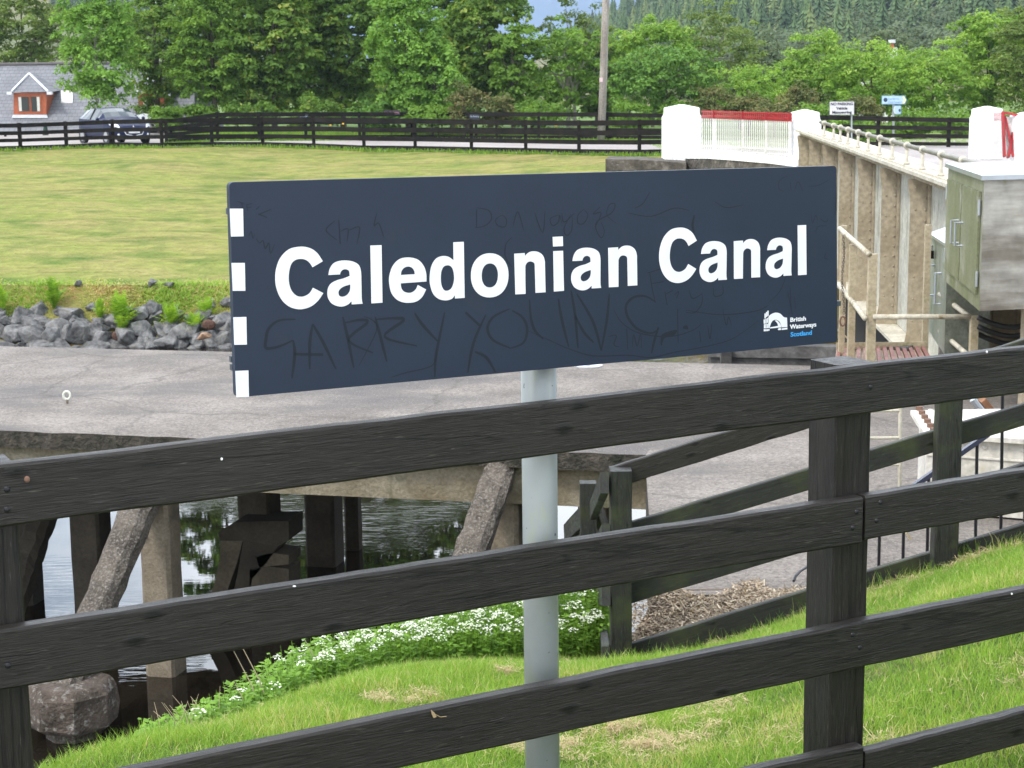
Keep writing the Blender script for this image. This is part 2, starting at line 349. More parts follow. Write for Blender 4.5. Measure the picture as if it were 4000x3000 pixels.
def bankz_arr(X, Y):
    r = np.sqrt((X[..., None] - _B[:, 0]) ** 2 + (Y[..., None] - _B[:, 1]) ** 2)
    z = _phi(r) @ _w[:_n] + _w[_n] + _w[_n + 1] * X + _w[_n + 2] * Y
    z = z + 0.012 * np.sin(X * 5.1 + Y * 2.3) * np.sin(Y * 4.3 - X * 1.7)
    z = np.maximum(z, -0.6)
    cut = (X > 0.72) & (Y > 9.72)
    return np.where(cut, np.minimum(z, 2.35), z)
def bankz(X, Y): return float(bankz_arr(np.array([X]), np.array([Y]))[0])
xs = list(np.arange(-7, 0.7, 0.18)) + list(np.arange(0.705, 8.6, 0.18)); ys = list(np.arange(0.6, 9.6, 0.16)) + [9.715, 9.725] + list(np.arange(9.9, 14, 0.2))
XX, YY = np.meshgrid(xs, ys); ZZ = bankz_arr(XX, YY)
_zd = {(round(x, 4), round(y, 4)): ZZ[j, i] for j, y in enumerate(ys) for i, x in enumerate(xs)}
grid('grass_bank', xs, ys, lambda x, y: _zd[(round(x, 4), round(y, 4))], SOILG, 'green grass embankment under the black timber fences')

# canal bed and distant ground: one sheet each, reaching the horizon
grid('canal_bed', [-60, -20, 20, 60], [-4, 20, 36.5, 50], lambda x, y: -0.9, MUD, 'dark bed under the canal water')
def lerp_rows(name, rows, mat, label):
    vs = []; nx = len(rows[0])
    for r in rows: vs += [tuple(p) for p in r]
    fs = [(j * nx + i, j * nx + i + 1, (j + 1) * nx + i + 1, (j + 1) * nx + i) for j in range(len(rows) - 1) for i in range(nx - 1)]
    me = bpy.data.meshes.new(name); me.from_pydata(vs, [], fs); me.update(); smooth(me); me.materials.append(mat)
    o = bpy.data.objects.new(name, me); COL.objects.link(o); tag(o, label, kind='structure'); return o
LX = list(np.linspace(-48, 60, 109))
def nearline(X): return yline(NP3, X) - 0.05
def lawnz(X, Y):
    yf = nearline(X); t = (Y - 38.3) / (yf - 38.3)
    return 1.72 + (roadz(X) - 1.72) * (t ** 0.93 if t > 0 else 0) + 0.04 * math.sin(X * 0.35) * (1 - t)
rows = []
for k in range(33):
    t = k / 32
    rows.append([(X, 38.3 + (nearline(X) - 38.3) * t, lawnz(X, 38.3 + (nearline(X) - 38.3) * t) + (0.03 * math.sin(X * 1.3 + k) if 0 < k < 32 else 0)) for X in LX])
lerp_rows('lawn', rows, LAWN, 'wide mown yellow-green lawn sloping up from the canal to the road')
LX2 = [X for X in LX if X < 8]
ra = [[(X, Y, roadz(X) + .012) for X in (6.9, 9.0, 12.0, 16.5)] for Y in (42.2, 50, 58, 68.5)]
lerp_rows('approach_road', ra, TARMAC, 'pale tarmac where the road meets the swing bridge')
rows = [[(X, 35.2, -0.6) for X in LX], [(X, 36.5, 0.25 + 0.06 * math.sin(X * 2.1)) for X in LX], [(X, 37.4, 1.05 + 0.10 * math.sin(X * 1.7)) for X in LX], [(X, 38.305, lawnz(X, 38.3) + 0.002) for X in LX]]
lerp_rows('far_bank', rows, BANKG, 'mossy far bank of the canal behind the rocks')
rows = [[(X, nearline(X) - 0.004, roadz(X)) for X in LX], [(X, nearline(X) + 0.5, roadz(X) + 0.004) for X in LX], [(X, max(yline(FP3, X), nearline(X) + 3) - 1.6, roadz(X) + 0.004) for X in LX], [(X, 96 if X < -15.5 else max(yline(FP3, X), nearline(X) + 3) - 1.2, roadz(X) + 0.002) for X in LX]]
lerp_rows('road', rows, TARMAC, 'pale pinkish-grey road between the two black fences')
gx = [-6000, -2500, -900, -400, -200, -120, -80, -60, -48] + list(np.linspace(-40, 60, 26)) + [80, 120, 200, 400, 900, 2500, 6000]
def farz(X, Y):
    z = roadz(max(-30, min(60, X))) - 0.03
    return z
gr = []
for t, Yc in ((0, None), (1, 70), (2, 100), (3, 200), (4, 600), (5, 1500), (6, 4000), (7, 9000)):
    gr.append([(X, (nearline(max(-48, min(60, X))) + 0.3) if Yc is None else max(Yc, nearline(max(-48, min(60, X))) + 0.3 + t), farz(X, 0)) for X in gx])
lerp_rows('ground', gr, VERGE, 'green rough ground beyond the road reaching to the hills')

# ------------------------------------------------------------------ water
m, nt, b, out = mat_base('canal_water'); WATER = m
b.inputs['Base Color'].default_value = (0.012, 0.009, 0.006, 1); b.inputs['Roughness'].default_value = 0.01; b.inputs['IOR'].default_value = 1.40
b.inputs['Specular IOR Level'].default_value = 0.8
n1 = noise(nt, 1.6, 3, 0.5, (0.7, 2.0, 1), 0.8); n2 = noise(nt, 6.5, 2, 0.5, (0.45, 2.2, 1), 0.5)
msk = ramp(nt, noise(nt, 0.17, 2, 0.5, (1, 1, 1)), [(0.50, (0.010,) * 3), (0.62, (1, 1, 1))])
h = mixc(nt, 0.5, n1, n2)
bp_ = nt.nodes.new('ShaderNodeBump'); bp_.inputs['Distance'].default_value = 0.05
mm = nt.nodes.new('ShaderNodeMath'); mm.operation = 'MULTIPLY'; mm.inputs[1].default_value = 0.42
nt.links.new(msk, mm.inputs[0]); nt.links.new(mm.outputs[0], bp_.inputs['Strength']); nt.links.new(h, bp_.inputs['Height']); nt.links.new(bp_.outputs[0], b.inputs['Normal'])
grid('canal_water', [-60, -30, 0, 30, 60], [-2, 10, 24, 36.75], lambda x, y: ZW, WATER, 'calm dark canal water reflecting the pale sky and trees')

# ------------------------------------------------------------------ far hills and air
HILLM = grassmat('hill_pasture', [(0.09, 0.12, 0.04), (0.14, 0.15, 0.06), (0.26, 0.19, 0.11)], 0.004, (1, 1, 1), 0.05, 0.3, 1.0, dry=(0.34, 0.19, 0.13), dry_scale=0.006)
MTN = plain('far_mountain', (0.05, 0.10, 0.21), 1.0)  # blue of the distant haze put into the mountain's own colour
def hillz(X, Y):
    if Y < 240: return 3.4
    a = (Y - 240) / 460.0
    right = smoothstep(-30, 150, X - 0.0 * Y)
    left = smoothstep(-60, -220, X)
    z = 3.4 + a * (4 + 56 * right + 38 * left) + 1.5 * math.sin(X * 0.03) * a
    return z
hx = list(np.linspace(-520, 560, 40)); hy = list(np.linspace(235, 800, 24))
grid('hillside', hx, hy, hillz, HILLM, 'wooded hillside rising behind the trees')
def mz(X, Y):
    b0 = 330 + 70 * math.sin(X * 0.0016 + 1.0) + 30 * math.sin(X * 0.005 + 2)
    b0 *= 1 - 0.62 * smoothstep(-300, -1300, X)
    return 3 + (b0 * smoothstep(3300, 4600, Y))
grid('mountain', list(np.linspace(-4000, 4000, 50)), list(np.linspace(3200, 4700, 8)), mz, MTN, 'blue distant mountain at the top of the view')

# ------------------------------------------------------------------ concrete jetty, apron, piles
je = Vector((0.973, -0.228, 0)).normalized(); jn = Vector((0.228, 0.973, 0)).normalized()   # along the edge, across it
NE = Vector((1.16, 14.40, ZP)); FE = Vector((2.35, 19.28, ZP))
def jline(p, L): return p - je * L
jet = root('jetty', 'pale concrete jetty standing on concrete piles over the canal', 'jetty', (-3, 17, ZW))
def ragged(p0, p1, n, amp, seed):
    r = random.Random(seed); return [p0.lerp(p1, i / n) + jn * (r.uniform(-amp, amp) if 0 < i < n else 0) for i in range(n + 1)]
ne = ragged(jline(NE, 15), NE, 90, 0.025, 3)
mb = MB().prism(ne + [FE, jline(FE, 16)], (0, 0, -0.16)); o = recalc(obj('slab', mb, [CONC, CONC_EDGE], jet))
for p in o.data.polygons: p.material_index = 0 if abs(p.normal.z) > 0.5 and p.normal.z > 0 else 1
zb = P(1810, 1950, 15.0).z
for off, dz in ((0.12, 0.0), (2.0, -0.08), (4.7, 0.0)):
    a = jline(NE, 14) + jn * off + jn * 0.16; c = NE + jn * off + jn * 0.16 - je * 0.02
    a.z = c.z = (ZP - 0.163 + zb + dz) / 2
    obj('beam', MB().bar(a, c, ZP - 0.163 - zb - dz, 0.3), CONC_BEAM, jet)
for i, xx in enumerate((0.35, 3.5, 7.0)):
    a = NE - je * xx + jn * 0.45; c = NE - je * xx + jn * 4.65; a.z = c.z = ZP - 0.36
    obj('cross_beam', MB().bar(a, c, 0.36, 0.3), CONC_BEAM, jet)
Mj = Matrix((je, jn, Vector((0, 0, 1)))).transposed()
PILE_SHADE = stained('painted_shade_pile', (0.035, 0.027, 0.018), (0.07, 0.056, 0.039), 2.2, 0.85, 0.6, 30, 0.01)  # pile colour darkened to hold the shade under the jetty
def vpile(px, Y, w=0.34, top=ZP - 0.5, d=None, mat=PILE):
    p = P(px, 1900, Y); d = d or w
    mbp = MB(); n = 8
    rr = random.Random(int(px)); ch = 0.03
    sec = [(-w/2+ch, -d/2), (w/2-ch, -d/2), (w/2, -d/2+ch), (w/2, d/2-ch), (w/2-ch, d/2), (-w/2+ch, d/2), (-w/2, d/2-ch), (-w/2, -d/2+ch)]
    vs = []
    for i in range(n + 1):
        z = -0.8 + (top + 0.8) * i / n
        for x, y in sec: vs.append(Vector((p.x, p.y, z)) + je * (x + rr.uniform(-.006, .006)) + jn * (y + rr.uniform(-.006, .006)))
    fs = [tuple(range(8))[::-1], tuple(n * 8 + k for k in range(8))] + [(i*8+k, i*8+(k+1) % 8, (i+1)*8+(k+1) % 8, (i+1)*8+k) for i in range(n) for k in range(8)]
    mbp.add(vs, fs); return obj('pile', mbp, mat, jet)
def rake(p0, p1, w, mat=PILE_ROUGH, seed=1, name='raking_pile'):
    p0, p1 = Vector(p0), Vector(p1); a = (p1 - p0).normalized(); s = a.cross(jn).normalized(); q = s.cross(a)
    rr = random.Random(seed); n = 16; h = w / 2; c = h * 0.45; vs = []
    sec = [(-h+c, -h), (h-c, -h), (h, -h+c), (h, h-c), (h-c, h), (-h+c, h), (-h, h-c), (-h, -h+c)]
    for i in range(n + 1):
        for x, y in sec: vs.append(p0.lerp(p1, i / n) + s * (x + rr.uniform(-.012, .012)) + q * (y + rr.uniform(-.012, .012)))
    fs = [tuple(range(8)), tuple(n * 8 + k for k in range(8))[::-1]] + [(i*8+k, (i+1)*8+k, (i+1)*8+(k+1) % 8, i*8+(k+1) % 8) for i in range(n) for k in range(8)]
    return recalc(obj(name, MB().add(vs, fs), mat, jet))
vpile(615, 15.55, 0.30); rake(P(585, 1880, 15.35), P(255, 2700, 13.95), 0.285, seed=2)
vpile(1975, 15.0, 0.28); rake(P(1955, 1835, 14.82), P(1700, 2560, 13.5), 0.27, seed=3)
vpile(345, 17.4, 0.34, mat=PILE_SHADE); vpile(402, 17.9, 0.10); vpile(75, 17.9, 0.3, mat=PILE_SHADE); rake(P(175, 1990, 17.6), P(30, 2420, 16.9), 0.26, PILE_SHADE, 4)  # thin pale pile draws the lit edge of the dark one
vpile(1262, 19.3, 0.36, mat=PILE_SHADE); vpile(1320, 19.6, 0.09); vpile(1375, 19.9, 0.18, mat=PILE_SHADE); vpile(-420, 17.0, 0.34, mat=PILE_SHADE); vpile(1010, 17.4, 0.36, mat=PILE_SHADE)  # the thinnest, pale pile again draws a lit edge
vpile(2330, 15.4, 0.3)
# bracket head and splayed legs on the dark middle pile
DIMC = stained('half_shade_concrete', (0.075, 0.058, 0.038), (0.14, 0.112, 0.078), 2.2, 0.85, 0.6, 30, 0.01)  # pile concrete dimmed, part of the jetty's shade put into the colour
def pj(px, py): p = P(px, py, 16.9); return p
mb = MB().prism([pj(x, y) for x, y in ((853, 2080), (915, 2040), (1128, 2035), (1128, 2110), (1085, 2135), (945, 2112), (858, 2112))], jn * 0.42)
recalc(obj('pile_head', mb, PILE_SHADE, jet))
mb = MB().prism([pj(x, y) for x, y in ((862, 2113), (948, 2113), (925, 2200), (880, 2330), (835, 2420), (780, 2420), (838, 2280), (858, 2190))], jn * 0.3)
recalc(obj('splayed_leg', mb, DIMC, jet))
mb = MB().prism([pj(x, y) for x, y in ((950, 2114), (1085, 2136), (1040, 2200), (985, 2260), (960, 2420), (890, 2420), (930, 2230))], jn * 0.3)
recalc(obj('splayed_leg', mb, PILE_SHADE, jet))
mb = MB().prism([pj(x, y) for x, y in ((1000, 2175), (1060, 2160), (1128, 2168), (1128, 2205), (1010, 2215))], jn * 0.35); obj('broken_concrete', mb, DIMC, jet)
mb = MB().prism([pj(x, y) for x, y in ((975, 2225), (1050, 2212), (1128, 2222), (1128, 2420), (975, 2420))], jn * 0.35); obj('broken_concrete', mb, DIMC, jet)

# octagonal concrete footing in the water
fc = P(285, 2850, 13.95); fc.z = P(285, 2868, 13.7).z
foot = root('pile_footing', 'chunky eight-sided concrete block with a pale rough rim just above the water', 'concrete block', (fc.x, fc.y, ZW - 0.2))
def octo(c, rads, zs, n=8, seed=1, amp=0.012):
    rr = random.Random(seed); vs = []; m_ = 1
    N = n * m_
    for r, z in zip(rads, zs):
        for k in range(N):
            t = 2 * math.pi * (k / m_) / n; k0 = k // m_; f = (k % m_) / m_
            a0 = 2 * math.pi * (k0 + 0.35) / n; a1 = 2 * math.pi * (k0 + 1.35) / n
            x = math.cos(a0) * (1 - f) + math.cos(a1) * f; y = math.sin(a0) * (1 - f) + math.sin(a1) * f
            vs.append(Vector(c) + Vector((x * r + rr.uniform(-amp, amp), y * r * 0.9 + rr.uniform(-amp, amp), z + rr.uniform(-amp, amp))))
    L = len(rads)
    fs = [tuple(range(N))[::-1], tuple((L - 1) * N + k for k in range(N))] + [(i*N+k, i*N+(k+1) % N, (i+1)*N+(k+1) % N, (i+1)*N+k) for i in range(L - 1) for k in range(N)]
    return MB().add(vs, fs)
obj('block', octo(fc, [0.35, 0.395, 0.405, 0.40, 0.36, 0.34], [0, 0.035, 0.17, 0.31, 0.37, 0.40]), stained('lichened_concrete', (0.05, 0.038, 0.028), (0.13, 0.10, 0.08), 5, 0.95, 1.0, 30, 0.04, spots=(0.30, 0.28, 0.25), spot_scale=16, spot_lo=.54, spot_hi=.66), foot)
obj('pedestal', octo((fc.x, fc.y, -0.5), [0.24, 0.24], [0, fc.z + 0.5 - 0.002], seed=4), PILE_ROUGH, foot)

ap = [NE.copy(), FE.copy(), Vector((14, 16.6, ZP)), Vector((14, 10.02, ZP)), Vector((2.2, 10.05, ZP)), Vector((0.92, 10.3, ZP)), Vector((0.92, 10.35, ZP)), Vector((0.93, 10.5, ZP)), Vector((0.95, 11.2, ZP)), Vector((1.02, 12.4, ZP)), Vector((1.10, 13.6, ZP))]
ap = ap[:5] + ap[5:]
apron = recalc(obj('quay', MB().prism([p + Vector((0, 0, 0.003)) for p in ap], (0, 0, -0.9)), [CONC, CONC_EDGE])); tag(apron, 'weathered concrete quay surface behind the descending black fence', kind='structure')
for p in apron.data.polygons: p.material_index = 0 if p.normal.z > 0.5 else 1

EYEM = plain('white_painted_iron', (0.62, 0.64, 0.55), 0.55)
eb = P(262, 1575, 1); eb = onz(263, 1576, ZP)
t = root('mooring_eye', 'small white iron mooring eye standing on the jetty', 'mooring eye', eb)
pts = [eb + Vector((math.cos(a) * 0.036, 0, 0.085 + math.sin(a) * 0.042)) for a in np.linspace(-math.pi / 2, 1.5 * math.pi, 17)]
obj('ring', MB().tube(pts, 0.013, 8, False), EYEM, t, sm=True); obj('shank', MB().tube([eb - Vector((0, 0, 0.02)), eb + Vector((0, 0, 0.045))], [0.012, 0.015], 8), plain('rusty_shank', (0.16, 0.13, 0.10), 0.8), t, sm=True)
pl = onz(2297, 1430, ZP); t = obj('steel_plate', MB().tube([pl + Vector((0, 0, 0.0)), pl + Vector((0, 0, 0.012))], 0.17, 18).tube([pl + Vector((0, 0, 0.012)), pl + Vector((0, 0, 0.05))], 0.03, 8), plain('galvanised_plate', (0.5, 0.52, 0.55), 0.4, 0.6)); tag(t, 'round grey metal plate lying on the jetty below the sign', 'metal plate')

# ------------------------------------------------------------------ rocks on the far bank
rnd = random.Random(11)
import bmesh
def rockmesh(seed, mat):
    r = random.Random(seed); bm = bmesh.new()
    for _ in range(15):
        v = Vector((r.gauss(0, 1), r.gauss(0, 1), r.gauss(0, 1))).normalized() * r.uniform(0.8, 1.1); v.x *= 0.56; v.y *= 0.45; v.z *= 0.40
        bm.verts.new(v)
    res = bmesh.ops.convex_hull(bm, input=bm.verts)
    bmesh.ops.delete(bm, geom=[g for g in res['geom_interior'] if isinstance(g, bmesh.types.BMVert)], context='VERTS')
    bmesh.ops.bevel(bm, geom=list(bm.edges), offset=0.02, segments=1, affect='EDGES')
    bmesh.ops.recalc_face_normals(bm, faces=bm.faces)
    me = bpy.data.meshes.new('rock'); bm.to_mesh(me); bm.free(); me.materials.append(mat); return me
RM = [rockmesh(s, ROCKM) for s in range(14)]
def bankslope(X, Y):
    return float(np.interp(Y, [35.2, 36.5, 37.4, 38.3, 40], [-0.6, 0.25, 1.05, 1.72, 1.85]))
def rock(X, Y, s, label='grey angular rock packed in the riprap along the far waterline', group='grey rocks along the far waterline', me=None, z=None):
    o = bpy.data.objects.new('rock', me or rnd.choice(RM)); COL.objects.link(o)
    o.location = (X, Y, (bankslope(X, Y) if z is None else z) + s * 0.12); o.rotation_euler = (rnd.uniform(-.6, .6), rnd.uniform(-.6, .6), rnd.uniform(0, 6.3))
    o.scale = (s * rnd.uniform(.8, 1.25), s * rnd.uniform(.8, 1.2), s * rnd.uniform(.75, 1.25)); return tag(o, label, 'rock', group)
for row, (Y, s0, s1, step) in enumerate(((36.3, .4, .8, .32), (36.5, .45, .85, .32), (36.7, .45, .95, .34), (36.95, .45, .95, .34), (37.15, .4, .9, .36), (37.35, .4, .85, .42), (37.55, .3, .7, .6), (37.75, .2, .45, 1.1))):
    X = -12.6 + rnd.uniform(0, .4)
    while X < -5.4:
        rock(X, Y + rnd.uniform(-.16, .16), rnd.uniform(s0, s1) * .84); X += step * .86 * rnd.uniform(.75, 1.3)
rv_ = MB(); rr_ = random.Random(77)
for _ in range(330):
    s_ = rr_.uniform(.22, .5); X_, Y_ = rr_.choice([rr_.uniform(-5.2, 2.7), rr_.uniform(-5.2, 2.7), rr_.uniform(-20, -13.4)]), rr_.uniform(36.25, 37.6); c_ = Vector((X_, Y_, bankslope(X_, Y_) + s_ * .2)); R_ = Matrix.Rotation(rr_.uniform(0, 6), 3, Vector((rr_.random(), rr_.random(), 1)).normalized())
    m_ = rr_.choice(RM); rv_.add([c_ + R_ @ (v.co * s_ * 1.5) for v in m_.vertices], [tuple(p.vertices) for p in m_.polygons])
t = obj('riprap', rv_, ROCKM); tag(t, 'band of grey riprap along the far waterline behind the name sign', 'rocks', kind='stuff')
for X in np.arange(3.0, 4.6, 0.5): rock(X, 36.8, rnd.uniform(.5, .8), 'grey rock at the far waterline under the right half of the sign', 'rocks under the right half of the sign')
for px, py, s, lab in ((150, 1205, .5, 'pale grey boulder topmost at the left end of the rocks'), (595, 1215, .55, 'slanting grey rock alone on the mossy bank above the others'), (600, 1178, .28, 'small grey stone lying on the grass above the slanting rock'), (665, 1170, .3, 'small dark stone on the grass nearest the sign'), (308, 1160, .25, 'small pale stone half sunk in the grass at mid bank'), (232, 1205, .3, 'small stone below the tall leftmost fern')):
    Yc = 37.8 if py < 1190 else 37.55
    p = P(px, py, Yc + (0.5 if py < 1185 else 0)); rock(p.x, p.y, s, lab, None, z=bankslope(p.x, p.y))
p = P(796, 1312, 36.4); rock(p.x, p.y, .3, 'small orange-brown stone among the grey rocks', None, rockmesh(40, ROCKRED), z=p.z - .05)

# ------------------------------------------------------------------ the big name sign
def signY(px): return 4.20 * (13870 - 2110) / (13870 - px)
SA, SB = P(895, 712, signY(895)), P(3268, 648, signY(3268))
su = Vector((SB.x - SA.x, SB.y - SA.y, 0)).normalized(); sn = Vector((su.y, -su.x, 0))   # sn faces the camera
def S(px, py, off=0.0): return onplane(px, py, SA + sn * off, sn)
SF = Matrix((su, Vector((0, 0, 1)), sn)).transposed()          # local x along the sign, y up, z out of the face
def suv(px, py):
    d = S(px, py) - SA; return (d.dot(su), d.z)
m, nt, b, out = mat_base('navy_sign_paint'); NAVY = m
cc = ramp(nt, noise(nt, 2.5, 5, 0.6), [(0.3, (0.0085, 0.0175, 0.038)), (0.7, (0.012, 0.0225, 0.046))])
cc = mixc(nt, ramp(nt, noise(nt, 9, 5, 0.6), [(0.62, (0, 0, 0)), (0.75, (0.55,) * 3)]), cc, (0.022, 0.028, 0.036))
nt.links.new(cc, b.inputs['Base Color']); b.inputs['Roughness'].default_value = 0.5; b.inputs['Specular IOR Level'].default_value = 0.42
WHITE = plain('white_reflective_vinyl', (0.86, 0.86, 0.87), 0.5)
BLUEV = plain('sky_blue_vinyl', (0.05, 0.38, 0.80), 0.5)
EDGEM = plain('sign_edge_metal', (0.05, 0.06, 0.07), 0.5)
sr = root('name_sign', 'large navy sign reading Caledonian Canal in white on a grey pole', 'sign', (P(2110, 2900, 4.3).x, 4.3, 4.0))
cor = [(895, 712), (3268, 648), (3271, 1337), (922, 1553)]
def rounded(cs, r=0.012):
    pts = []; uv = [Vector(suv(*c)) for c in cs]
    for i, p in enumerate(uv):
        a = (uv[i - 1] - p).normalized() * r; c = (uv[(i + 1) % 4] - p).normalized() * r
        for t in (0, .25, .5, .75, 1): q = p + a * (1 - t) ** 2 + c * t ** 2; pts.append(q)
    return [SA + su * q.x + Vector((0, 0, q.y)) for q in pts]
recalc(obj('panel', MB().prism(rounded(cor), -sn * 0.018), NAVY, sr, SF))
for q in (((897, 815), (949, 815), (951, 923), (902, 924)), ((904, 1027), (956, 1027), (958, 1136), (909, 1136)), ((911, 1239), (962, 1238), (964, 1346), (915, 1347)), ((919, 1449), (970, 1447), (972, 1550), (923, 1551))):
    recalc(obj('edge_square', MB().prism([S(*c, 0.0003) for c in q], sn * 0.0009), WHITE, sr, SF))
# glyph outlines
def smoothpoly(pts, sub=7):
    n = len(pts); out_ = []
    for i in range(n):
        p1, p2 = pts[i], pts[(i + 1) % n]; p0 = pts[i - 1] if len(p1) == 2 else p1; p3 = pts[(i + 2) % n] if len(p2) == 2 else p2
        if len(p1) == 3 and len(p2) == 3: out_.append(p1[:2]); continue
        for k in range(sub):
            t = k / sub; o_ = []
            for d in (0, 1):
                a, b2, c, e = p0[d], p1[d], p2[d], p3[d]
                o_.append(0.5 * ((2 * b2) + (-a + c) * t + (2 * a - 5 * b2 + 4 * c - e) * t * t + (-a + 3 * b2 - 3 * c + e) * t ** 3))
            out_.append(tuple(o_))
    return out_
def curvemesh(loops, ext):
    cu = bpy.data.curves.new('tmp', 'CURVE'); cu.dimensions = '2D'; cu.fill_mode = 'BOTH'; cu.extrude = ext
    for lp in loops:
        s = cu.splines.new('POLY'); s.points.add(len(lp) - 1); s.use_cyclic_u = True
        for i, p in enumerate(lp): s.points[i].co = (p[0], p[1], 0, 1)
    return curve2mb(cu)
def curve2mb(cu):
    o = bpy.data.objects.new('tmp', cu); COL.objects.link(o); dg = bpy.context.evaluated_depsgraph_get(); dg.update()
    me = bpy.data.meshes.new_from_object(o.evaluated_get(dg)); r = ([tuple(v.co) for v in me.vertices], [tuple(p.vertices) for p in me.polygons])
    bpy.data.objects.remove(o); bpy.data.meshes.remove(me); bpy.data.curves.remove(cu); return r
def textmb(txt, size, ext=0.0005, bold=0.0, sx=1.0, space=1.0, shear=0.0):
    cu = bpy.data.curves.new('tmp', 'FONT'); cu.body = txt; cu.size = size; cu.extrude = ext; cu.offset = bold; cu.space_character = space; cu.shear = shear; cu.resolution_u = 3
    v, f = curve2mb(cu); return [(a * sx, b2, c) for a, b2, c in v], f
def place(vf, org, ux, uy, un):
    v, f = vf; mb_ = MB(); mb_.add([org + ux * a + uy * b2 + un * c for a, b2, c in v], f); return mb_
def glyph_uv(pts, ox, oy): return [suv(ox + x / 2.212, oy + y / 2.212) for x, y in smoothpoly(pts)]
def ell(cx, cy, rx, ry, sl=0.0, n=40, pw=1.0):
    o_ = []
    for k in range(n):
        t = 2 * math.pi * k / n; c, s = math.cos(t), math.sin(t)
        c = math.copysign(abs(c) ** pw, c); s = math.copysign(abs(s) ** pw, s); o_.append((cx + rx * c + sl * ry * s, cy + ry * s - 0.02 * rx * c))
    return o_
def euv(pts, ox, oy): return [suv(ox + x / 2.212, oy + y / 2.212) for x, y in pts]
K = 1
gC = [[(575, 598, K), (530, 530), (470, 487), (390, 472), (290, 492), (215, 560), (175, 655), (165, 750), (178, 840), (220, 930), (290, 992), (380, 1013), (470, 990), (535, 938), (580, 873, K), (491, 827, K), (465, 870), (430, 895), (390, 905), (345, 893), (308, 855), (287, 800), (281, 740), (288, 670), (308, 615), (345, 585), (390, 578), (430, 587), (462, 612), (487, 650, K)]]
ga = [[(625, 717, K), (636, 665), (665, 620), (710, 598), (770, 591), (835, 600), (885, 630), (905, 685), (909, 790), (912, 920), (920, 965, K), (826, 971, K), (824, 943, K), (795, 970), (750, 988), (700, 985), (650, 960), (622, 915), (616, 870), (624, 825), (650, 788), (700, 762), (760, 745), (808, 725, K), (806, 695), (796, 676), (770, 667), (745, 674), (730, 692), (724, 712, K)],
      [(813, 798, K), (760, 815), (725, 838), (711, 865), (718, 895), (745, 905), (780, 893), (805, 865), (813, 835)]]
gl = [[(987, 462, K), (1083, 459, K), (1091, 956, K), (996, 962, K)]]
ge = [[(1471, 773, K), (1468, 700), (1445, 635), (1395, 583), (1315, 565), (1235, 582), (1180, 640), (1152, 720), (1150, 790), (1168, 870), (1210, 925), (1262, 951), (1320, 957), (1385, 945), (1435, 905), (1468, 842, K), (1397, 803, K), (1380, 840), (1350, 865), (1315, 871), (1275, 858), (1254, 828), (1249, 789, K)], [(1249, 717, K), (1257, 680), (1280, 654), (1315, 644), (1348, 656), (1366, 682), (1371, 710, K)]]
gd = [[(1704, 434, K), (1793, 430, K), (1801, 914, K), (1718, 920, K), (1717, 890, K), (1690, 922), (1640, 936), (1580, 925), (1530, 880), (1503, 800), (1501, 720), (1515, 640), (1550, 580), (1600, 555), (1655, 557), (1706, 590, K)], [(1655, 633), (1620, 645), (1600, 685), (1595, 740), (1600, 800), (1620, 843), (1650, 853), (1685, 835), (1705, 790), (1711, 740), (1703, 680), (1685, 645)]]
gn = [[(18, 533, K), (108, 527, K), (110, 553, K), (140, 525), (175, 513), (222, 517), (262, 545), (280, 590), (283, 650), (288, 866, K), (202, 871, K), (196, 660), (190, 615), (160, 600), (132, 608), (115, 635), (113, 680), (115, 880, K), (28, 884, K)]]
def place_g(g, ox, oy, anchor=None, target=None, tox=2000, toy=750):
    L = [glyph_uv(lp, ox, oy) for lp in g]
    if anchor:
        a = suv(ox + anchor[0] / 2.212, oy + anchor[1] / 2.212); t_ = suv(tox + target[0] / 2.212, toy + target[1] / 2.212)
        L = [[(p[0] + t_[0] - a[0], p[1] + t_[1] - a[1]) for p in lp] for lp in L]
    return L
glyphs = [place_g(gC, 1000, 750), place_g(ga, 1000, 750), place_g(gl, 1000, 750), place_g(ge, 1000, 750), place_g(gd, 1000, 750),
          [euv(ell(2018, 720, 162, 191, pw=0.93), 1000, 750), euv(ell(2019, 721, 71, 104, pw=0.9), 1000, 750)], place_g(gn, 2000, 750),
          [euv([(350, 388), (437, 384), (439, 467), (354, 471)], 2000, 750)], [euv([(355, 511), (439, 507), (447, 853), (361, 860)], 2000, 750)],
          place_g(ga, 1000, 750, (920, 965), (768, 828)), place_g(gn, 2000, 750, (28, 884), (836, 823)),
          place_g(gC, 1000, 750, (165, 750), (1270, 552)), place_g(ga, 1000, 750, (920, 965), (1855, 757)), place_g(gn, 2000, 750, (28, 884), (1917, 751)),
          place_g(ga, 1000, 750, (920, 965), (203, 720), 3000, 750), [euv([(255, 288), (327, 285), (331, 714), (259, 719)], 3000, 750)]]
for g in glyphs:
    v, f = curvemesh(g, 0.0006); mbg = place((v, f), SA + sn * 0.0008, su, Vector((0, 0, 1)), sn)
    obj('letter', mbg, WHITE, sr, SF)
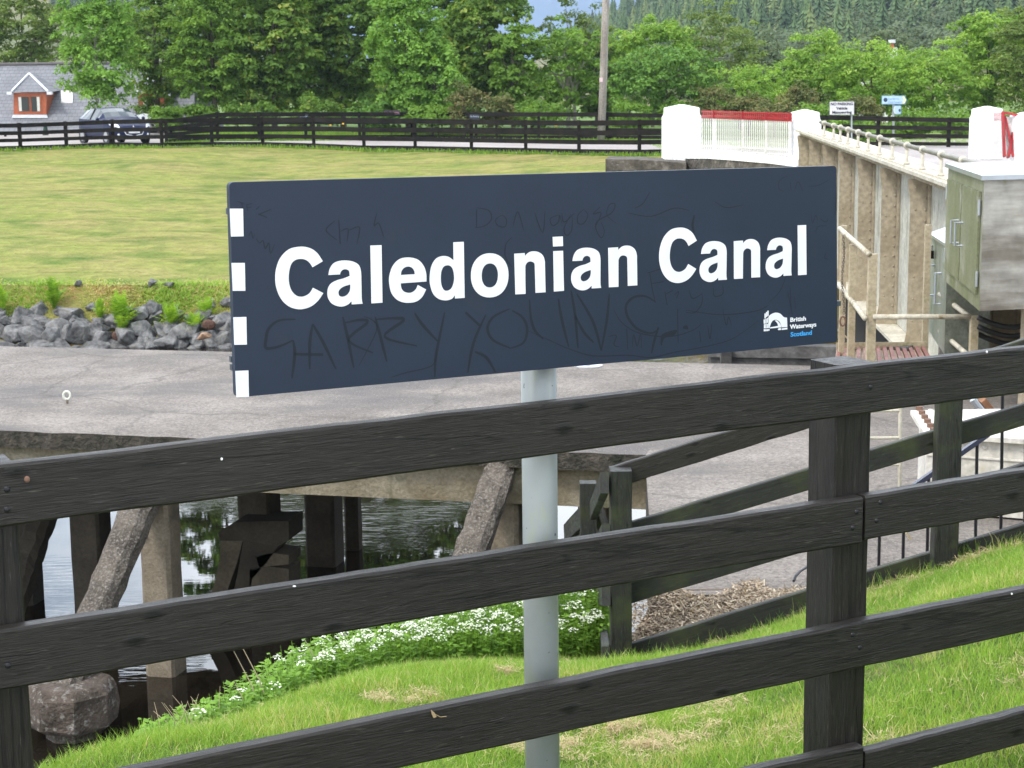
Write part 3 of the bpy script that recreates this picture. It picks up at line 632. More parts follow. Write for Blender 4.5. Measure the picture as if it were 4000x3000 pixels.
# logo with reeds and a humped bridge, and its small lettering
def Lg(x, y): return suv(2940 + x / 7.9, 1180 + y / 7.9)
arch = [Lg(*p) for p in smoothpoly([(480, 470, K), (530, 400), (620, 350), (720, 325), (830, 350), (910, 420), (960, 465), (1050, 480, K), (1062, 765, K), (890, 780, K), (870, 700), (820, 600), (720, 545), (620, 570), (560, 650), (525, 760), (520, 800, K), (490, 800, K)], 5)]
inner = [Lg(*p) for p in smoothpoly([(680, 570, K), (740, 565), (820, 640), (868, 720), (872, 780, K), (530, 812, K), (535, 780, K), (780, 735, K), (760, 660)], 5)]
lg = MB()
for lp in (arch, inner, [Lg(*p) for p in ((770, 850), (800, 805), (860, 800), (880, 850), (800, 866))], [Lg(*p) for p in ((890, 815), (1062, 785), (1062, 840), (900, 858))]):
    m_ = place(curvemesh([lp], 0.0005), SA + sn * 0.0008, su, Vector((0, 0, 1)), sn); lg.add(m_.v, m_.f)
for x0, y0, x1, y1, w in ((363, 350, 400, 505, 34), (408, 305, 445, 460, 34), (452, 265, 488, 425, 34), (338, 535, 375, 600, 34), (390, 515, 425, 650, 30), (435, 490, 470, 640, 30), (340, 590, 380, 670, 36), (345, 680, 380, 810, 34), (392, 660, 425, 810, 30), (440, 670, 470, 805, 28), (478, 640, 500, 800, 26), (342, 835, 378, 900, 36), (388, 835, 425, 898, 34), (433, 835, 470, 893, 34), (478, 830, 530, 885, 34)):
    m_ = place(curvemesh([[Lg(x0, y0 + 6), Lg(x0 + w * .5, y0), Lg(x0 + w, y0), Lg(x0 + w, y1 - 6), Lg(x0 + w * .5, y1), Lg(x0, y1)]], 0.0005), SA + sn * 0.0008, su, Vector((0, 0, 1)), sn); lg.add(m_.v, m_.f)
obj('logo', lg, WHITE, sr, SF)
for txt, a, c, h0, mt in (('British', (1148, 612), (1625, 585), 135, WHITE), ('Waterways', (1148, 830), (1960, 775), 140, WHITE), ('Scotland', (1160, 1068), (1815, 1008), 140, BLUEV)):
    pa, pc = Vector(Lg(*a)), Vector(Lg(*c)); hh = Vector(Lg(a[0], a[1] - h0)).y - pa.y
    v, f = textmb(txt, 1.0, 0.012, 0.022); w = max(p[0] for p in v) - min(p[0] for p in v); sx = (pc.x - pa.x) / w; sy = hh / 0.73
    v = [(p[0] * sx, p[1] * sy, p[2] * 0.04) for p in v]
    obj('lettering', place((v, f), SA + su * pa.x + Vector((0, 0, pa.y)) + sn * 0.0009, su, Vector((0, 0, 1)), sn), mt, sr, SF)
# scratched scribbles
SCR = plain('dark_scratch_marks', (0.0068, 0.0115, 0.020), 0.6, 0, .38)
def stroke(mb_, pts, ox, oy, w=0.0022, sc=2.212, smoothit=True):
    q = [(p[0], p[1]) for p in pts]
    if smoothit and len(q) > 2:
        q2 = []
        for i in range(len(q) - 1):
            p0, p1, p2, p3 = q[max(i - 1, 0)], q[i], q[i + 1], q[min(i + 2, len(q) - 1)]
            for k in range(5):
                t = k / 5; q2.append(tuple(0.5 * ((2 * p1[d]) + (-p0[d] + p2[d]) * t + (2 * p0[d] - 5 * p1[d] + 4 * p2[d] - p3[d]) * t * t + (-p0[d] + 3 * p1[d] - 3 * p2[d] + p3[d]) * t ** 3) for d in (0, 1)))
        q = q2 + [q[-1]]
    uv = [Vector(suv(ox + x / sc, oy + y / sc)) for x, y in q]; L = []; n = len(uv)
    for i, p in enumerate(uv):
        d = (uv[min(i + 1, n - 1)] - uv[max(i - 1, 0)]); d = d.normalized() if d.length > 1e-9 else Vector((1, 0)); e = Vector((-d.y, d.x)) * w * 0.5 * (0.35 + 0.65 * math.sin(math.pi * (i + 0.5) / n))
        L.append((p + e, p - e))
    vs = [SA + sn * 0.0004 + su * a.x + Vector((0, 0, a.y)) for pr in L for a in pr]
    mb_.add(vs, [(2 * i, 2 * i + 1, 2 * i + 3, 2 * i + 2) for i in range(n - 1)])
G1 = [((340, 1100), (200, 1110), (110, 1180), (85, 1280), (90, 1350), (210, 1330), (320, 1280)), ((320, 1280), (335, 1400), (310, 1610)), ((490, 1140), (465, 1300), (465, 1530)), ((490, 1140), (580, 1300), (690, 1530)), ((330, 1400), (580, 1405)),
      ((750, 1080), (790, 1250), (845, 1520)), ((770, 1130), (900, 1105), (960, 1130), (800, 1280), (1010, 1390)), ((1030, 1080), (1080, 1270), (1130, 1465)), ((1040, 1100), (1200, 1090), (1275, 1110), (1110, 1250), (1390, 1330)),
      ((1370, 1045), (1440, 1150), (1570, 1290)), ((1630, 1040), (1580, 1280), (1550, 1450), (1545, 1600)), ((1810, 1040), (1940, 1160)), ((1985, 1060), (1880, 1300), (1830, 1560)), ((2190, 1010), (2050, 1080), (2000, 1180), (2050, 1280), (2200, 1350)), ((2212, 1025), (2300, 1080), (2342, 1180), (2312, 1300), (2200, 1350)), ((1890, 1380), (1990, 1430), (2070, 1560))]
G1b = [((150, 930), (165, 1100), (200, 1200), (270, 1270)), ((400, 920), (430, 1100), (490, 1340)), ((510, 850), (545, 1060), (570, 1350)), ((560, 880), (700, 1120), (770, 1370)), ((840, 880), (820, 1100), (770, 1370)), ((540, 1060), (620, 1210), (705, 1300)),
       ((1240, 950), (1150, 900), (1050, 910), (985, 980), (1000, 1080), (1080, 1180), (1200, 1220), (1270, 1180)), ((1265, 1165), (1230, 1280), (1205, 1395)), ((1575, 200), (1560, 290), (1575, 350))]
G2 = [((1905, 150), (1905, 310)), ((1905, 135), (2010, 160), (2035, 230), (1980, 290), (1890, 310)), ((2130, 195), (2070, 240), (2090, 290), (2150, 300), (2165, 240), (2130, 200)), ((680, 250), (605, 330), (700, 415)), ((715, 240), (728, 450)), ((728, 340), (795, 320), (785, 430)), ((805, 330), (895, 305), (870, 450)), ((1045, 180), (1020, 290), (1060, 270), (1105, 390)), ((930, 1075), (1010, 1110), (1040, 1200), (890, 1500)), ((1170, 1600), (1300, 1560), (1520, 1500), (1560, 1380)), ((0, 150), (30, 125)), ((20, 195), (130, 150)), ((20, 190), (95, 220)), ((0, 400), (30, 440), (60, 420), (80, 490), (110, 440), (125, 530), (160, 450)), ((2212, 390), (2160, 450), (2155, 560), (2212, 650))]
G2b = [((10, 290), (50, 170), (100, 330)), ((195, 180), (265, 350), (285, 165)), ((400, 200), (330, 230), (350, 290), (400, 260), (410, 200), (430, 270)), ((430, 180), (450, 260), (540, 180)), ((510, 190), (450, 310), (470, 375), (515, 330), (520, 210)), ((620, 150), (570, 200), (570, 270), (620, 270), (655, 200), (620, 150)), ((760, 130), (700, 190), (770, 180), (720, 300)), ((900, 270), (820, 200), (840, 110), (890, 105), (860, 180), (740, 250), (725, 320), (770, 395), (797, 340), (770, 260)),
       ((140, 1200), (300, 1270), (480, 1350), (700, 1415), (1000, 1410), (1200, 1430), (1400, 1385), (1650, 1340), (1900, 1270), (2130, 1110)), ((880, 1020), (950, 1130), (1100, 1220), (1350, 1250), (1550, 1200), (1650, 1130)), ((1170, 700), (1280, 665)), ((1190, 690), (1210, 830), (1240, 960)), ((1210, 790), (1310, 775)), ((1320, 860), (1340, 980)), ((1330, 880), (1390, 850)), ((1400, 890), (1440, 860), (1420, 920)), ((1530, 850), (1560, 920), (1640, 880)), ((1640, 870), (1640, 960), (1580, 1040), (1500, 1040)), ((1740, 830), (1750, 900), (1820, 880), (1820, 800)), ((1500, 1020), (1800, 1060), (2100, 1030), (2212, 980)), ((1430, 1010), (1435, 1300)), ((990, 1180), (1000, 1360)), ((1040, 1340), (1050, 1230), (1080, 1330), (1110, 1230), (1120, 1350)), ((1620, 1200), (1630, 1300)), ((1690, 1150), (1710, 1270), (1725, 1140)), ((1820, 1010), (1850, 1150), (1870, 1080), (1895, 1150)), ((830, 1250), (900, 1240), (880, 1320), (930, 1340)), ((1060, 140), (1130, 100), (1190, 0)), ((1000, 180), (1200, 210), (1400, 140), (1530, 160)), ((1750, 80), (1850, 135), (2000, 110))]
G2c = [((170, 1520), (100, 1560), (95, 1630), (140, 1655)), ((190, 1570), (200, 1650)), ((230, 1640), (260, 1570), (300, 1650)), ((530, 1550), (440, 1600), (350, 1610))]
G2d = [((370, 190), (385, 270), (410, 200), (430, 250)), ((445, 230), (500, 260), (520, 230)), ((510, 290), (430, 300), (410, 360)), ((500, 520), (490, 570), (520, 580)), ((590, 0), (580, 200)), ((170, 860), (210, 1060)), ((190, 830), (200, 1000)), ((230, 900), (235, 1010)), ((0, 960), (100, 860), (150, 740))]
gm = MB()
for s_ in G1: stroke(gm, s_, 1000, 750, 0.0075)
for s_ in G1b: stroke(gm, s_, 2000, 750, 0.0075)
for s_ in G2: stroke(gm, s_, 1000, 750, 0.0028)
for s_ in G2b: stroke(gm, s_, 2000, 750, 0.0028)
for s_ in G2c: stroke(gm, s_, 3000, 0, 0.002)
for s_ in G2d: stroke(gm, s_, 3000, 750, 0.002)
for s_ in (((2050, 80), (2110, 100)), ((2085, 90), (2100, 140)), ((2130, 110), (2140, 160)), ((2130, 110), (2180, 100)), ((2130, 135), (2170, 130)), ((2150, 380), (2170, 340), (2185, 400), (2200, 360))): stroke(gm, s_, 0, 750, 0.002)
obj('graffiti', gm, SCR, sr, SF)
gm = MB()
for blob in (((1310, 1220), (1420, 1190), (1400, 1240), (1320, 1260), (1290, 1330), (1285, 1260)), ((1480, 1160), (1510, 1150), (1520, 1185), (1480, 1180))):
    m_ = place(curvemesh([[suv(2000 + x / 2.212, 750 + y / 2.212) for x, y in smoothpoly(blob, 4)]], 0.0001), SA + sn * 0.0004, su, Vector((0, 0, 1)), sn); gm.add(m_.v, m_.f)
obj('smudge', gm, SCR, sr, SF)
for px, py in ((909, 1402), (911, 1434), (896, 825), (3272, 1185)):
    c = S(px, py, -0.03); obj('bolt', MB().bar(c - su * 0.006, c + su * 0.006, 0.014, 0.014), EDGEM, sr)
# pole
m, nt, b, out = mat_base('painted_grey_pole'); POLEM = m
cc = ramp(nt, noise(nt, 5, 4), [(0.3, (0.27, 0.295, 0.285)), (0.7, (0.33, 0.355, 0.345))])
cc = mixc(nt, ramp(nt, noise(nt, 9, 6, 0.7, (1, 1, 0.3)), [(0.55, (0, 0, 0)), (0.7, (0.7,) * 3)]), cc, (0.30, 0.34, 0.20))
cc = mixc(nt, ramp(nt, noise(nt, 55, 2, 0.5, (1, 1, 0.7)), [(0.72, (0, 0, 0)), (0.75, (1,) * 3)]), cc, (0.06, 0.065, 0.06))
nt.links.new(cc, b.inputs['Base Color']); b.inputs['Roughness'].default_value = 0.42; b.inputs['Metallic'].default_value = 0.15
pc = P(2109.5, 2000, 4.29); pr = 0.0462
po = obj('pole', MB().tube([(pc.x, pc.y, 3.6), (pc.x, pc.y, S(2110, 760).z)], pr, 32), POLEM, sr)
for p in po.data.polygons: p.use_smooth = len(p.vertices) == 4
for py in (900, 1330): c = S(2110, py, -0.018); obj('bracket', MB().bar(c - su * 0.12 - sn * 0.012, c + su * 0.12 - sn * 0.012, 0.04, 0.022, (0, 0, 1)), EDGEM, sr)

# ------------------------------------------------------------------ front fence
def frontY(px): return 3.5 * 14470 / (14470 - px)
FA, FB = P(0, 1821, frontY(0)), P(3000, 1473, frontY(3000))
fu = Vector((FB.x - FA.x, FB.y - FA.y, 0)).normalized(); fn = Vector((fu.y, -fu.x, 0))
def Fp(px, py, off=0.0): return onplane(px, py, FA + fn * off, fn)
RT = 0.044
def rail_from(x0, yt0, yb0, x1, yt1, yb1):
    t0, b0, t1, b1 = Fp(x0, yt0), Fp(x0, yb0), Fp(x1, yt1), Fp(x1, yb1)
    return (t0 + b0) / 2 - fn * RT / 2, (t1 + b1) / 2 - fn * RT / 2, ((t0 - b0).length + (t1 - b1).length) / 2
def ln(xa, ya, xb, yb, x): return ya + (yb - ya) * (x - xa) / (xb - xa)
ff = root('board_fence', 'near black timber fence of thick boards crossing in front of the sign pole', 'fence', (Fp(2000, 1700).x, Fp(2000, 1700).y, 4.0))
X0, X1 = -1300, 5400
specs = [(X0, X1, (0, 1821, 3000, 1473), (0, 2058, 3000, 1666), 5),
         (X0, 3369, (0, 2466, 3370, 1938), (0, 2696, 3370, 2127), 6), (3380, X1, (3380, 1931, 4000, 1834), (3380, 2117, 4000, 2003), 7),
         (X0, X1, (1000, 2907, 4000, 2304), (2000, 2909, 4000, 2467), 8),
         (900, 3369, (3000, 2997, 3370, 2912), (3000, 3180, 3370, 3090), 9), (3380, X1, (3380, 2905, 4000, 2783), (3700, 3000, 4000, 2903), 10)]
frails = []
for x0, x1, T, B, sd_ in specs:
    a, c, h = rail_from(x0, ln(*T, x0), ln(*B, x0), x1, ln(*T, x1), ln(*B, x1))
    mbr = MB(); fr = board(mbr, a, c, h, RT, 40, 0.0016, 0.006, sd_, fn); frails.append(recalc(obj('rail', mbr, BLACKWOOD, ff, fr, org=(a + c) / 2)))
def fpost(px, ztop, dx=0.0):
    c = Fp(px, 1700, -RT - 0.0635); c = Vector((c.x, c.y, 0))
    fr = Matrix((Vector((0, 0, 1)), fn, fu)).transposed(); mbp = MB()
    board(mbp, (c.x, c.y, 3.75), (c.x, c.y, ztop), 0.125, 0.125, 16, 0.001, 0.006, int(px), fn)
    # board() uses n_in x axis for the other section axis, so the section is square and aligned with the fence
    return recalc(obj('post', mbp, BLACKWOOD, ff, fr))
c_ml = Fp(3268, 1600, -RT)                                         # front-left corner of the right post
ct = c_ml + fu * 0.0625; dpx = Fwd = None
def px_of(p):
    d = p - EYE; z = d.dot(Fw); return (2000 + FPX * d.dot(Rt) / z, 1500 - FPX * d.dot(Up) / z)
qx = px_of(c_ml + fu * 0.0625 - fn * 0.0)[0]
ztop = P(3268, 1428, c_ml.y).z
def post_at(front_left_px, ztop, seed):
    c = Fp(front_left_px, 1600, -RT) + fu * 0.0625 - fn * 0.0635; c.z = 0
    mbp = MB(); board(mbp, (c.x, c.y, 3.6), (c.x, c.y, ztop), 0.125, 0.125, 16, 0.001, 0.005, seed, fn)
    return recalc(obj('post', mbp, BLACKWOOD, ff, Matrix((Vector((0, 0, 1)), fn, fu)).transposed(), org=(c.x, c.y, 3.6)))
post_at(3268, ztop, 21)
nx = c_ml + fu * 1.95; post_at(px_of(nx)[0], ztop + .03, 23)
lc = Fp(42, 2060, -RT) - fu * 0.125; post_at(px_of(lc)[0], Fp(40, 1835).z, 22)
# nail heads
NAIL = plain('black_nail_head', (0.012, 0.012, 0.014), 0.4, 0.3); RUST = plain('rusty_nail_head', (0.16, 0.085, 0.055), 0.7)
for px, py, mt in ((105, 1872, RUST), (26, 1911, NAIL), (26, 1990, NAIL), (30, 2600, NAIL), (3400, 1512, NAIL), (3330, 2062, NAIL), (3344, 2000, NAIL), (3423, 2034, NAIL), (3438, 1963, NAIL), (3358, 2530, NAIL), (3330, 2480, NAIL)):
    obj('nail', MB().ball(Fp(px, py), 0.0072, 10, 6, (1, 0.55, 1)), mt, ff)
# droppings and a dead leaf on the rails
for px, py, r_ in ((866, 1793, .0028), (1150, 2290, .0042), (3952, 2320, .003), (3855, 1374, .003)):
    t = obj('bird_dropping', MB().ball(Fp(px, py, 0.0005), r_, 8, 5, (1, 0.3, 1.2 if px != 1150 else .5)), WHITE)
    tag(t, {866: 'white speck on the top rail near its left third', 1150: 'white spot on the upper edge of the second rail', 3952: 'white streak on the third rail at far right', 3855: 'white fleck on top of the upper rail at right'}[px], 'bird dropping')
DRY = plain('dry_leaf', (0.42, 0.30, 0.16), 0.8)
lfp = Fp(1695, 2788, 0.004)
t = obj('dead_leaf', MB().prism([lfp + fu * x + Vector((0, 0, z)) for x, z in ((-.008, .012), (0, .004), (.006, -.008), (-.002, -.01), (-.006, 0))], fn * 0.003).tube([lfp, lfp + fu * .018 - Vector((0, 0, .012)), lfp + fu * .034 - Vector((0, 0, .013))], 0.0009, 5), DRY); tag(t, 'small dry tan leaf clinging to the third rail', 'dead leaf')

# ------------------------------------------------------------------ second fence, falling away down the embankment
sf = root('slope_fence', 'black timber fence stepping down the embankment behind the sign pole to a mossy corner post', 'fence', P(2430, 2600, 9.7))
YF = 9.66; nF = Vector((0, -1, 0))
def rail2(xa, yta, xb, ytb, hpx, xe0, xe1, seed, mat=BLACKWOOD2, Y=YF):
    y0, y1 = ln(xa, yta, xb, ytb, xe0), ln(xa, yta, xb, ytb, xe1)
    a, c = P(xe0, y0 + hpx / 2, Y), P(xe1, y1 + hpx / 2, Y); h = hpx / FPX * Y * 0.965
    mbr = MB(); fr = board(mbr, a, c, h, 0.044, 20, 0.003, 0.006, seed, nF); return recalc(obj('rail', mbr, mat, sf, fr, org=(a + c) / 2))
rail2(2542, 1773, 3000, 1631, 89, 2392, 3722, 31, BLACKWOOD, YF - 0.0); rail2(2542, 1773, 3000, 1631, 87, 3724, 5600, 32)
rail2(2475, 2031, 3000, 1873, 88, 2425, 5600, 33); rail2(2475, 2265, 3000, 2107, 90, 2425, 5600, 34); rail2(2475, 2505, 3000, 2344, 100, 2425, 5600, 35)
def post2(xl, xr, yt, yb, Y, mat=BLACKWOOD2, d=0.12, seed=1, zadd=-0.1):
    a, c = P((xl + xr) / 2, yt, Y), P((xl + xr) / 2, yb, Y); w = (xr - xl) / FPX * Y
    mbp = MB(); board(mbp, (a.x, a.y + d / 2, c.z + zadd), (a.x, a.y + d / 2, a.z), w, d, 12, 0.0015, 0.006, seed, Vector((0, -1, 0)))
    return recalc(obj('post', mbp, mat, sf, Matrix((Vector((0, 0, 1)), Vector((0, -1, 0)), Vector((1, 0, 0)))).transposed(), org=(a.x, a.y, c.z + zadd)))
post2(2384, 2470, 1842, 2610, 9.52, seed=41, d=0.15); post2(3675, 3770, 1400, 2215, 9.50, seed=42)
post2(2265, 2331, 1890, 2520, 11.1, seed=43, d=0.11); post2(4960, 5060, 1010, 1830, 9.5, seed=44)
def rrail(a, c, h, t, seed):
    mbr = MB(); n_ = Vector(((c - a).y, -(c - a).x, 0)).normalized(); fr = board(mbr, a, c, h, t, 8, 0.002, 0.006, seed, n_); recalc(obj('rail', mbr, BLACKWOOD2, sf, fr, org=(a + c) / 2))
q = P(2362, 1885, 9.5); rrail(q, P(2318, 1995, 11.0), 0.125, 0.05, 51)
q = P(2366, 2085, 9.52); rrail(q, P(2345, 2120, 11.0), 0.115, 0.05, 52)
q = P(2368, 2330, 9.52); rrail(q, P(2350, 2330, 11.0), 0.115, 0.05, 53)
q = P(2367, 2563, 9.5); rrail(q, P(2352, 2440, 11.2), 0.11, 0.05, 54)
q = P(2345, 1960, 11.2); rrail(P(2335, 1960, 11.15), P(2215, 2085, 13.2), 0.16, 0.05, 55)
rrail(P(2322, 1965, 11.2), P(2380, 2120, 11.9), 0.13, 0.05, 56); rrail(P(2322, 2480, 11.1), P(2292, 2478, 11.9), 0.12, 0.05, 57)

# ------------------------------------------------------------------ grass, flowers, reeds on the near bank
rng = np.random.default_rng(7)
def proj(p):
    d = p - np.array(EYE); z = d @ np.array(Fw); return 2000 + FPX * (d @ np.array(Rt)) / z, 1500 - FPX * (d @ np.array(Up)) / z, z
def vnoise(X, Y, s, seed=0):
    a = seed * 1.7
    return (np.sin(X * s + a + 1.3 * np.sin(Y * s * .7 + a)) * np.sin(Y * s * 1.1 + a * 2 + 1.1 * np.sin(X * s * .8)) + 0.5 * np.sin(X * s * 2.3 + a) * np.sin(Y * s * 2.7 - a)) / 1.5
GRASSB = leafmat('grass_blades', (0.11, 0.23, 0.03), (0.31, 0.48, 0.085), 0.34, 0.5, (0.58, 0.50, 0.26))
def blades(X, Y, Z, H, W, lean, tint, name, label, mat, ):
    n = len(X); ang = rng.uniform(0, 2 * np.pi, n); la = rng.uniform(0, 2 * np.pi, n)
    dx, dy = np.cos(ang) * W, np.sin(ang) * W; lx, ly = np.cos(la) * lean, np.sin(la) * lean
    b0 = np.stack([X - dx, Y - dy, Z], 1); b1 = np.stack([X + dx, Y + dy, Z], 1)
    m0 = np.stack([X - dx * .7 + lx * .35, Y - dy * .7 + ly * .35, Z + H * .6], 1); m1 = np.stack([X + dx * .7 + lx * .35, Y + dy * .7 + ly * .35, Z + H * .6], 1)
    t = np.stack([X + lx, Y + ly, Z + H], 1)
    V = np.concatenate([np.stack([b0, b1, m1, m0], 1)], 0); T = np.stack([m0, m1, t], 1)
    # quads and tips in one mesh: tips repeat a vertex-free triangle as a thin quad
    T4 = np.stack([m0, m1, t, (t * .98 + m0 * .02)], 1)
    o = npmesh(name, np.concatenate([V, T4], 0), 4, mat, None, np.concatenate([tint, tint]), loc=(0, 7, 3))
    return o
N = 560000
X = rng.uniform(-2.7, 6.4, N); Y = 3.0 + 6.72 * rng.uniform(0, 1, N) ** 0.8; Y = np.where(X < 0.7, Y * 1.0 + rng.uniform(0, 0.5, N), np.minimum(Y, 9.66))
Z = bankz_arr(X, Y); px, py, dz = proj(np.stack([X, Y, Z + 0.03], 1))
keep = (px > -500) & (px < 4800) & (py < 3300) & ((rng.uniform(0, 1, N) < .4) | ((px > -60) & (px < 4060) & (py < 3060))) & (py > 1900) & (Z > 1.6)
X, Y, Z = X[keep], Y[keep], Z[keep]; n = len(X)
v1 = vnoise(X, Y, 2.1, 1); v2 = vnoise(X, Y, 6.0, 2); v3 = vnoise(X, Y, 17.0, 5)
H = 0.042 + 0.018 * v1 + 0.012 * v2 + 0.010 * v3 + rng.normal(0, 0.010, n); H = np.clip(H * .85, 0.015, 0.10)
tall = ((np.abs(Y - 9.62) < 0.09) & (X > 0.6)) | (np.hypot(X - 0.62, Y - 9.5) < 0.22) | (np.hypot(X - 0.85, Y - 4.45) < 0.2); H = np.where(tall & (rng.uniform(0, 1, n) < 0.3), H * 2.2, H)
tint = np.clip(0.42 + 0.16 * v1 + 0.14 * v2 + rng.normal(0, 0.15, n), 0, 0.78)
drym = (vnoise(X + 3, Y, 3.1, 9) + 0.5 * v3) > 0.42; tint = np.where(drym & (rng.uniform(0, 1, n) < 0.45), rng.uniform(0.82, 1, n), tint); tint = np.where(rng.uniform(0, 1, n) < 0.09, 0.95, tint); H = H * rng.choice([.7, 1, 1, 1.5], n)
g = blades(X, Y, Z - 0.004, H, rng.uniform(0.0010, 0.0019, n), np.abs(rng.normal(0.018, 0.014, n)) + H * 0.25, tint, 'grass', '', GRASSB); tag(g, 'short bright green grass on the bank beneath the fences', 'grass', kind='stuff')
# tan clippings lying on the grass
spots = [(2650, 2810, .16), (2760, 2770, .13), (2490, 2875, .10), (2340, 2860, .10), (2560, 2905, .12), (2290, 2940, .14), (2880, 2450, .13), (2490, 2560, .12), (2310, 2600, .12), (2060, 2640, .06), (1580, 2745, .07), (3300, 2900, .1), (3950, 2640, .1), (3100, 2905, .1), (2050, 2930, .12), (2420, 2960, .12), (3480, 2150, .2), (3800, 2170, .15), (2400, 2590, .08)]
cx = []
for sx, sy, r in spots:
    for Yt in np.arange(3.6, 9.7, 0.02):
        p = P(sx, sy, float(Yt))
        if bankz(p.x, p.y) > p.z: break
    k = int(5200 * r / .12); a = rng.uniform(0, 6.28, k); q = 2.0 * r * np.sqrt(rng.uniform(0, 1, k)); cx.append(np.stack([p.x + np.cos(a) * q * 1.3, p.y + np.sin(a) * q], 1))
C = np.concatenate(cx); C = C[(vnoise(C[:, 0], C[:, 1], 13, 3) + .6 * vnoise(C[:, 0], C[:, 1], 31, 4) + rng.normal(0, .25, len(C))) > .55]; k0 = 5000; Cx = np.stack([rng.uniform(-1.4, 4, k0), rng.uniform(4, 9.6, k0)], 1); C = np.concatenate([C, Cx[(vnoise(Cx[:, 0], Cx[:, 1], 4, 3) > .1) & ((Cx[:, 1] < 8.5) | (Cx[:, 0] > -.6))]]); k = len(C); zc = bankz_arr(C[:, 0], C[:, 1]) + np.abs(rng.normal(0.028, 0.012, k)); a = rng.uniform(0, 6.28, k); L = rng.uniform(0.012, 0.05, k)
d = np.stack([np.cos(a) * L, np.sin(a) * L, rng.normal(0, 0.25, k) * L], 1); w = np.stack([-np.sin(a) * .0011, np.cos(a) * .0011, np.zeros(k)], 1); c0 = np.stack([C[:, 0], C[:, 1], zc], 1)
STRAW = leafmat('dry_straw', (0.34, 0.25, 0.13), (0.62, 0.50, 0.30), 0.15, 0.7)
o = npmesh('grass_clippings', np.stack([c0 - w, c0 + w, c0 + d + w, c0 + d - w], 1), 4, STRAW, None, rng.uniform(0, 1, k), loc=(0, 7, 3)); tag(o, 'tan dry grass clippings lying in clumps on the green bank', 'grass clippings', kind='stuff')
# mulch along the kick board of the slope fence
k = 26000; xs_ = rng.uniform(0.70, 4.2, k) ; s_ = rng.uniform(0, 1, k) ** 1.6; ys_ = 9.71 + s_ * np.where(xs_ < 1.6, 0.8, 0.45) * (0.8 + 0.2 * np.sin(xs_ * 9)); zt_l = np.interp(xs_, [0.70, 2.6, 4.2], [P(2475, 2510, 9.7).z - .03, P(3750, 2120, 9.7).z - .06, 3.1]); zs_ = zt_l + (2.858 - zt_l) * np.clip((ys_ - 9.71) / .62, 0, 1) + rng.uniform(0, .02, k)
keepm = ~((xs_ < 0.93) & (ys_ > 10.3)); xs_, ys_, zs_ = xs_[keepm], ys_[keepm], zs_[keepm]; k = len(xs_)
a = rng.uniform(0, 6.28, k); L = rng.uniform(0.01, 0.05, k); d = np.stack([np.cos(a) * L, np.sin(a) * L, rng.normal(0, 0.3, k) * L], 1); w = np.stack([-np.sin(a), np.cos(a), rng.normal(0, .4, k)], 1) * rng.uniform(.0012, .005, k)[:, None]; c0 = np.stack([xs_, ys_, zs_], 1)
MULCH = leafmat('leaf_litter', (0.09, 0.068, 0.05), (0.50, 0.40, 0.29), 0.1, 0.8, (0.74, 0.64, 0.48))
o = npmesh('leaf_litter', np.stack([c0 - w, c0 + w, c0 + d + w, c0 + d - w], 1), 4, MULCH, None, rng.uniform(0, 1, k) ** .8, loc=(2, 10, 3)); tag(o, 'brown leaf litter and straw heaped along the kick board on the quay edge', 'leaf litter', kind='stuff')
_sx = [0.66, 0.95, 1.5, 2.2, 3.0, 4.2, 6.0]; _sv = []
for x_ in _sx:
    zt_l = float(np.interp(x_, [0.70, 2.6, 4.2], [P(2475, 2510, 9.7).z - .03, P(3750, 2120, 9.7).z - .06, 3.1]))
    _sv += [(x_, 9.705, 2.2), (x_, 9.705, zt_l), (max(x_, .80), 10.02, zt_l * .45 + 2.855 * .55), (max(x_, .93), 10.36, 2.856), (max(x_, .93), 10.40, 2.3)]
lit = recalc(obj('soil_heap', MB().add(_sv, [(i * 5 + j, (i + 1) * 5 + j, (i + 1) * 5 + j + 1, i * 5 + j + 1) for i in range(len(_sx) - 1) for j in range(4)] + [(0, 1, 2, 3, 4)]), stained('brown_soil', (0.07, 0.05, 0.035), (0.17, 0.125, 0.09), 6, 0.95, 1.0, 30, .02))); tag(lit, 'brown soil banked under the leaf litter', kind='structure')

# white-flowered umbels and leafy green stems along the brow
LEAFG = leafmat('fresh_herb_leaves', (0.06, 0.15, 0.02), (0.25, 0.43, 0.06), 0.38)
PETAL = leafmat('white_petals', (0.62, 0.68, 0.50), (0.86, 0.87, 0.82), 0.2)
sil = [(560, 2960, 6.7), (860, 2850, 7.6), (1100, 2765, 8.2), (1340, 2665, 8.9), (1560, 2622, 9.4), (1800, 2600, 9.7), (2040, 2590, 9.9), (2240, 2540, 10.1), (2340, 2500, 10.3)]
def silp(pxv, extra):
    y_ = float(np.interp(pxv, [s[0] for s in sil], [s[2] for s in sil])) + extra; py_ = float(np.interp(pxv, [s[0] for s in sil], [s[1] for s in sil])); p = P(pxv, py_, y_); return p.x, p.y
QL, QT = [], []; FQ, FT = [], []
def leafq(c, dirv, L, W, t):
    dirv = dirv / (np.linalg.norm(dirv) + 1e-9); s = np.cross(dirv, [0, 0, 1]); s = s / (np.linalg.norm(s) + 1e-9) * W
    QL.append([c, c + dirv * L * .45 + s, c + dirv * L, c + dirv * L * .45 - s]); QT.append(t)
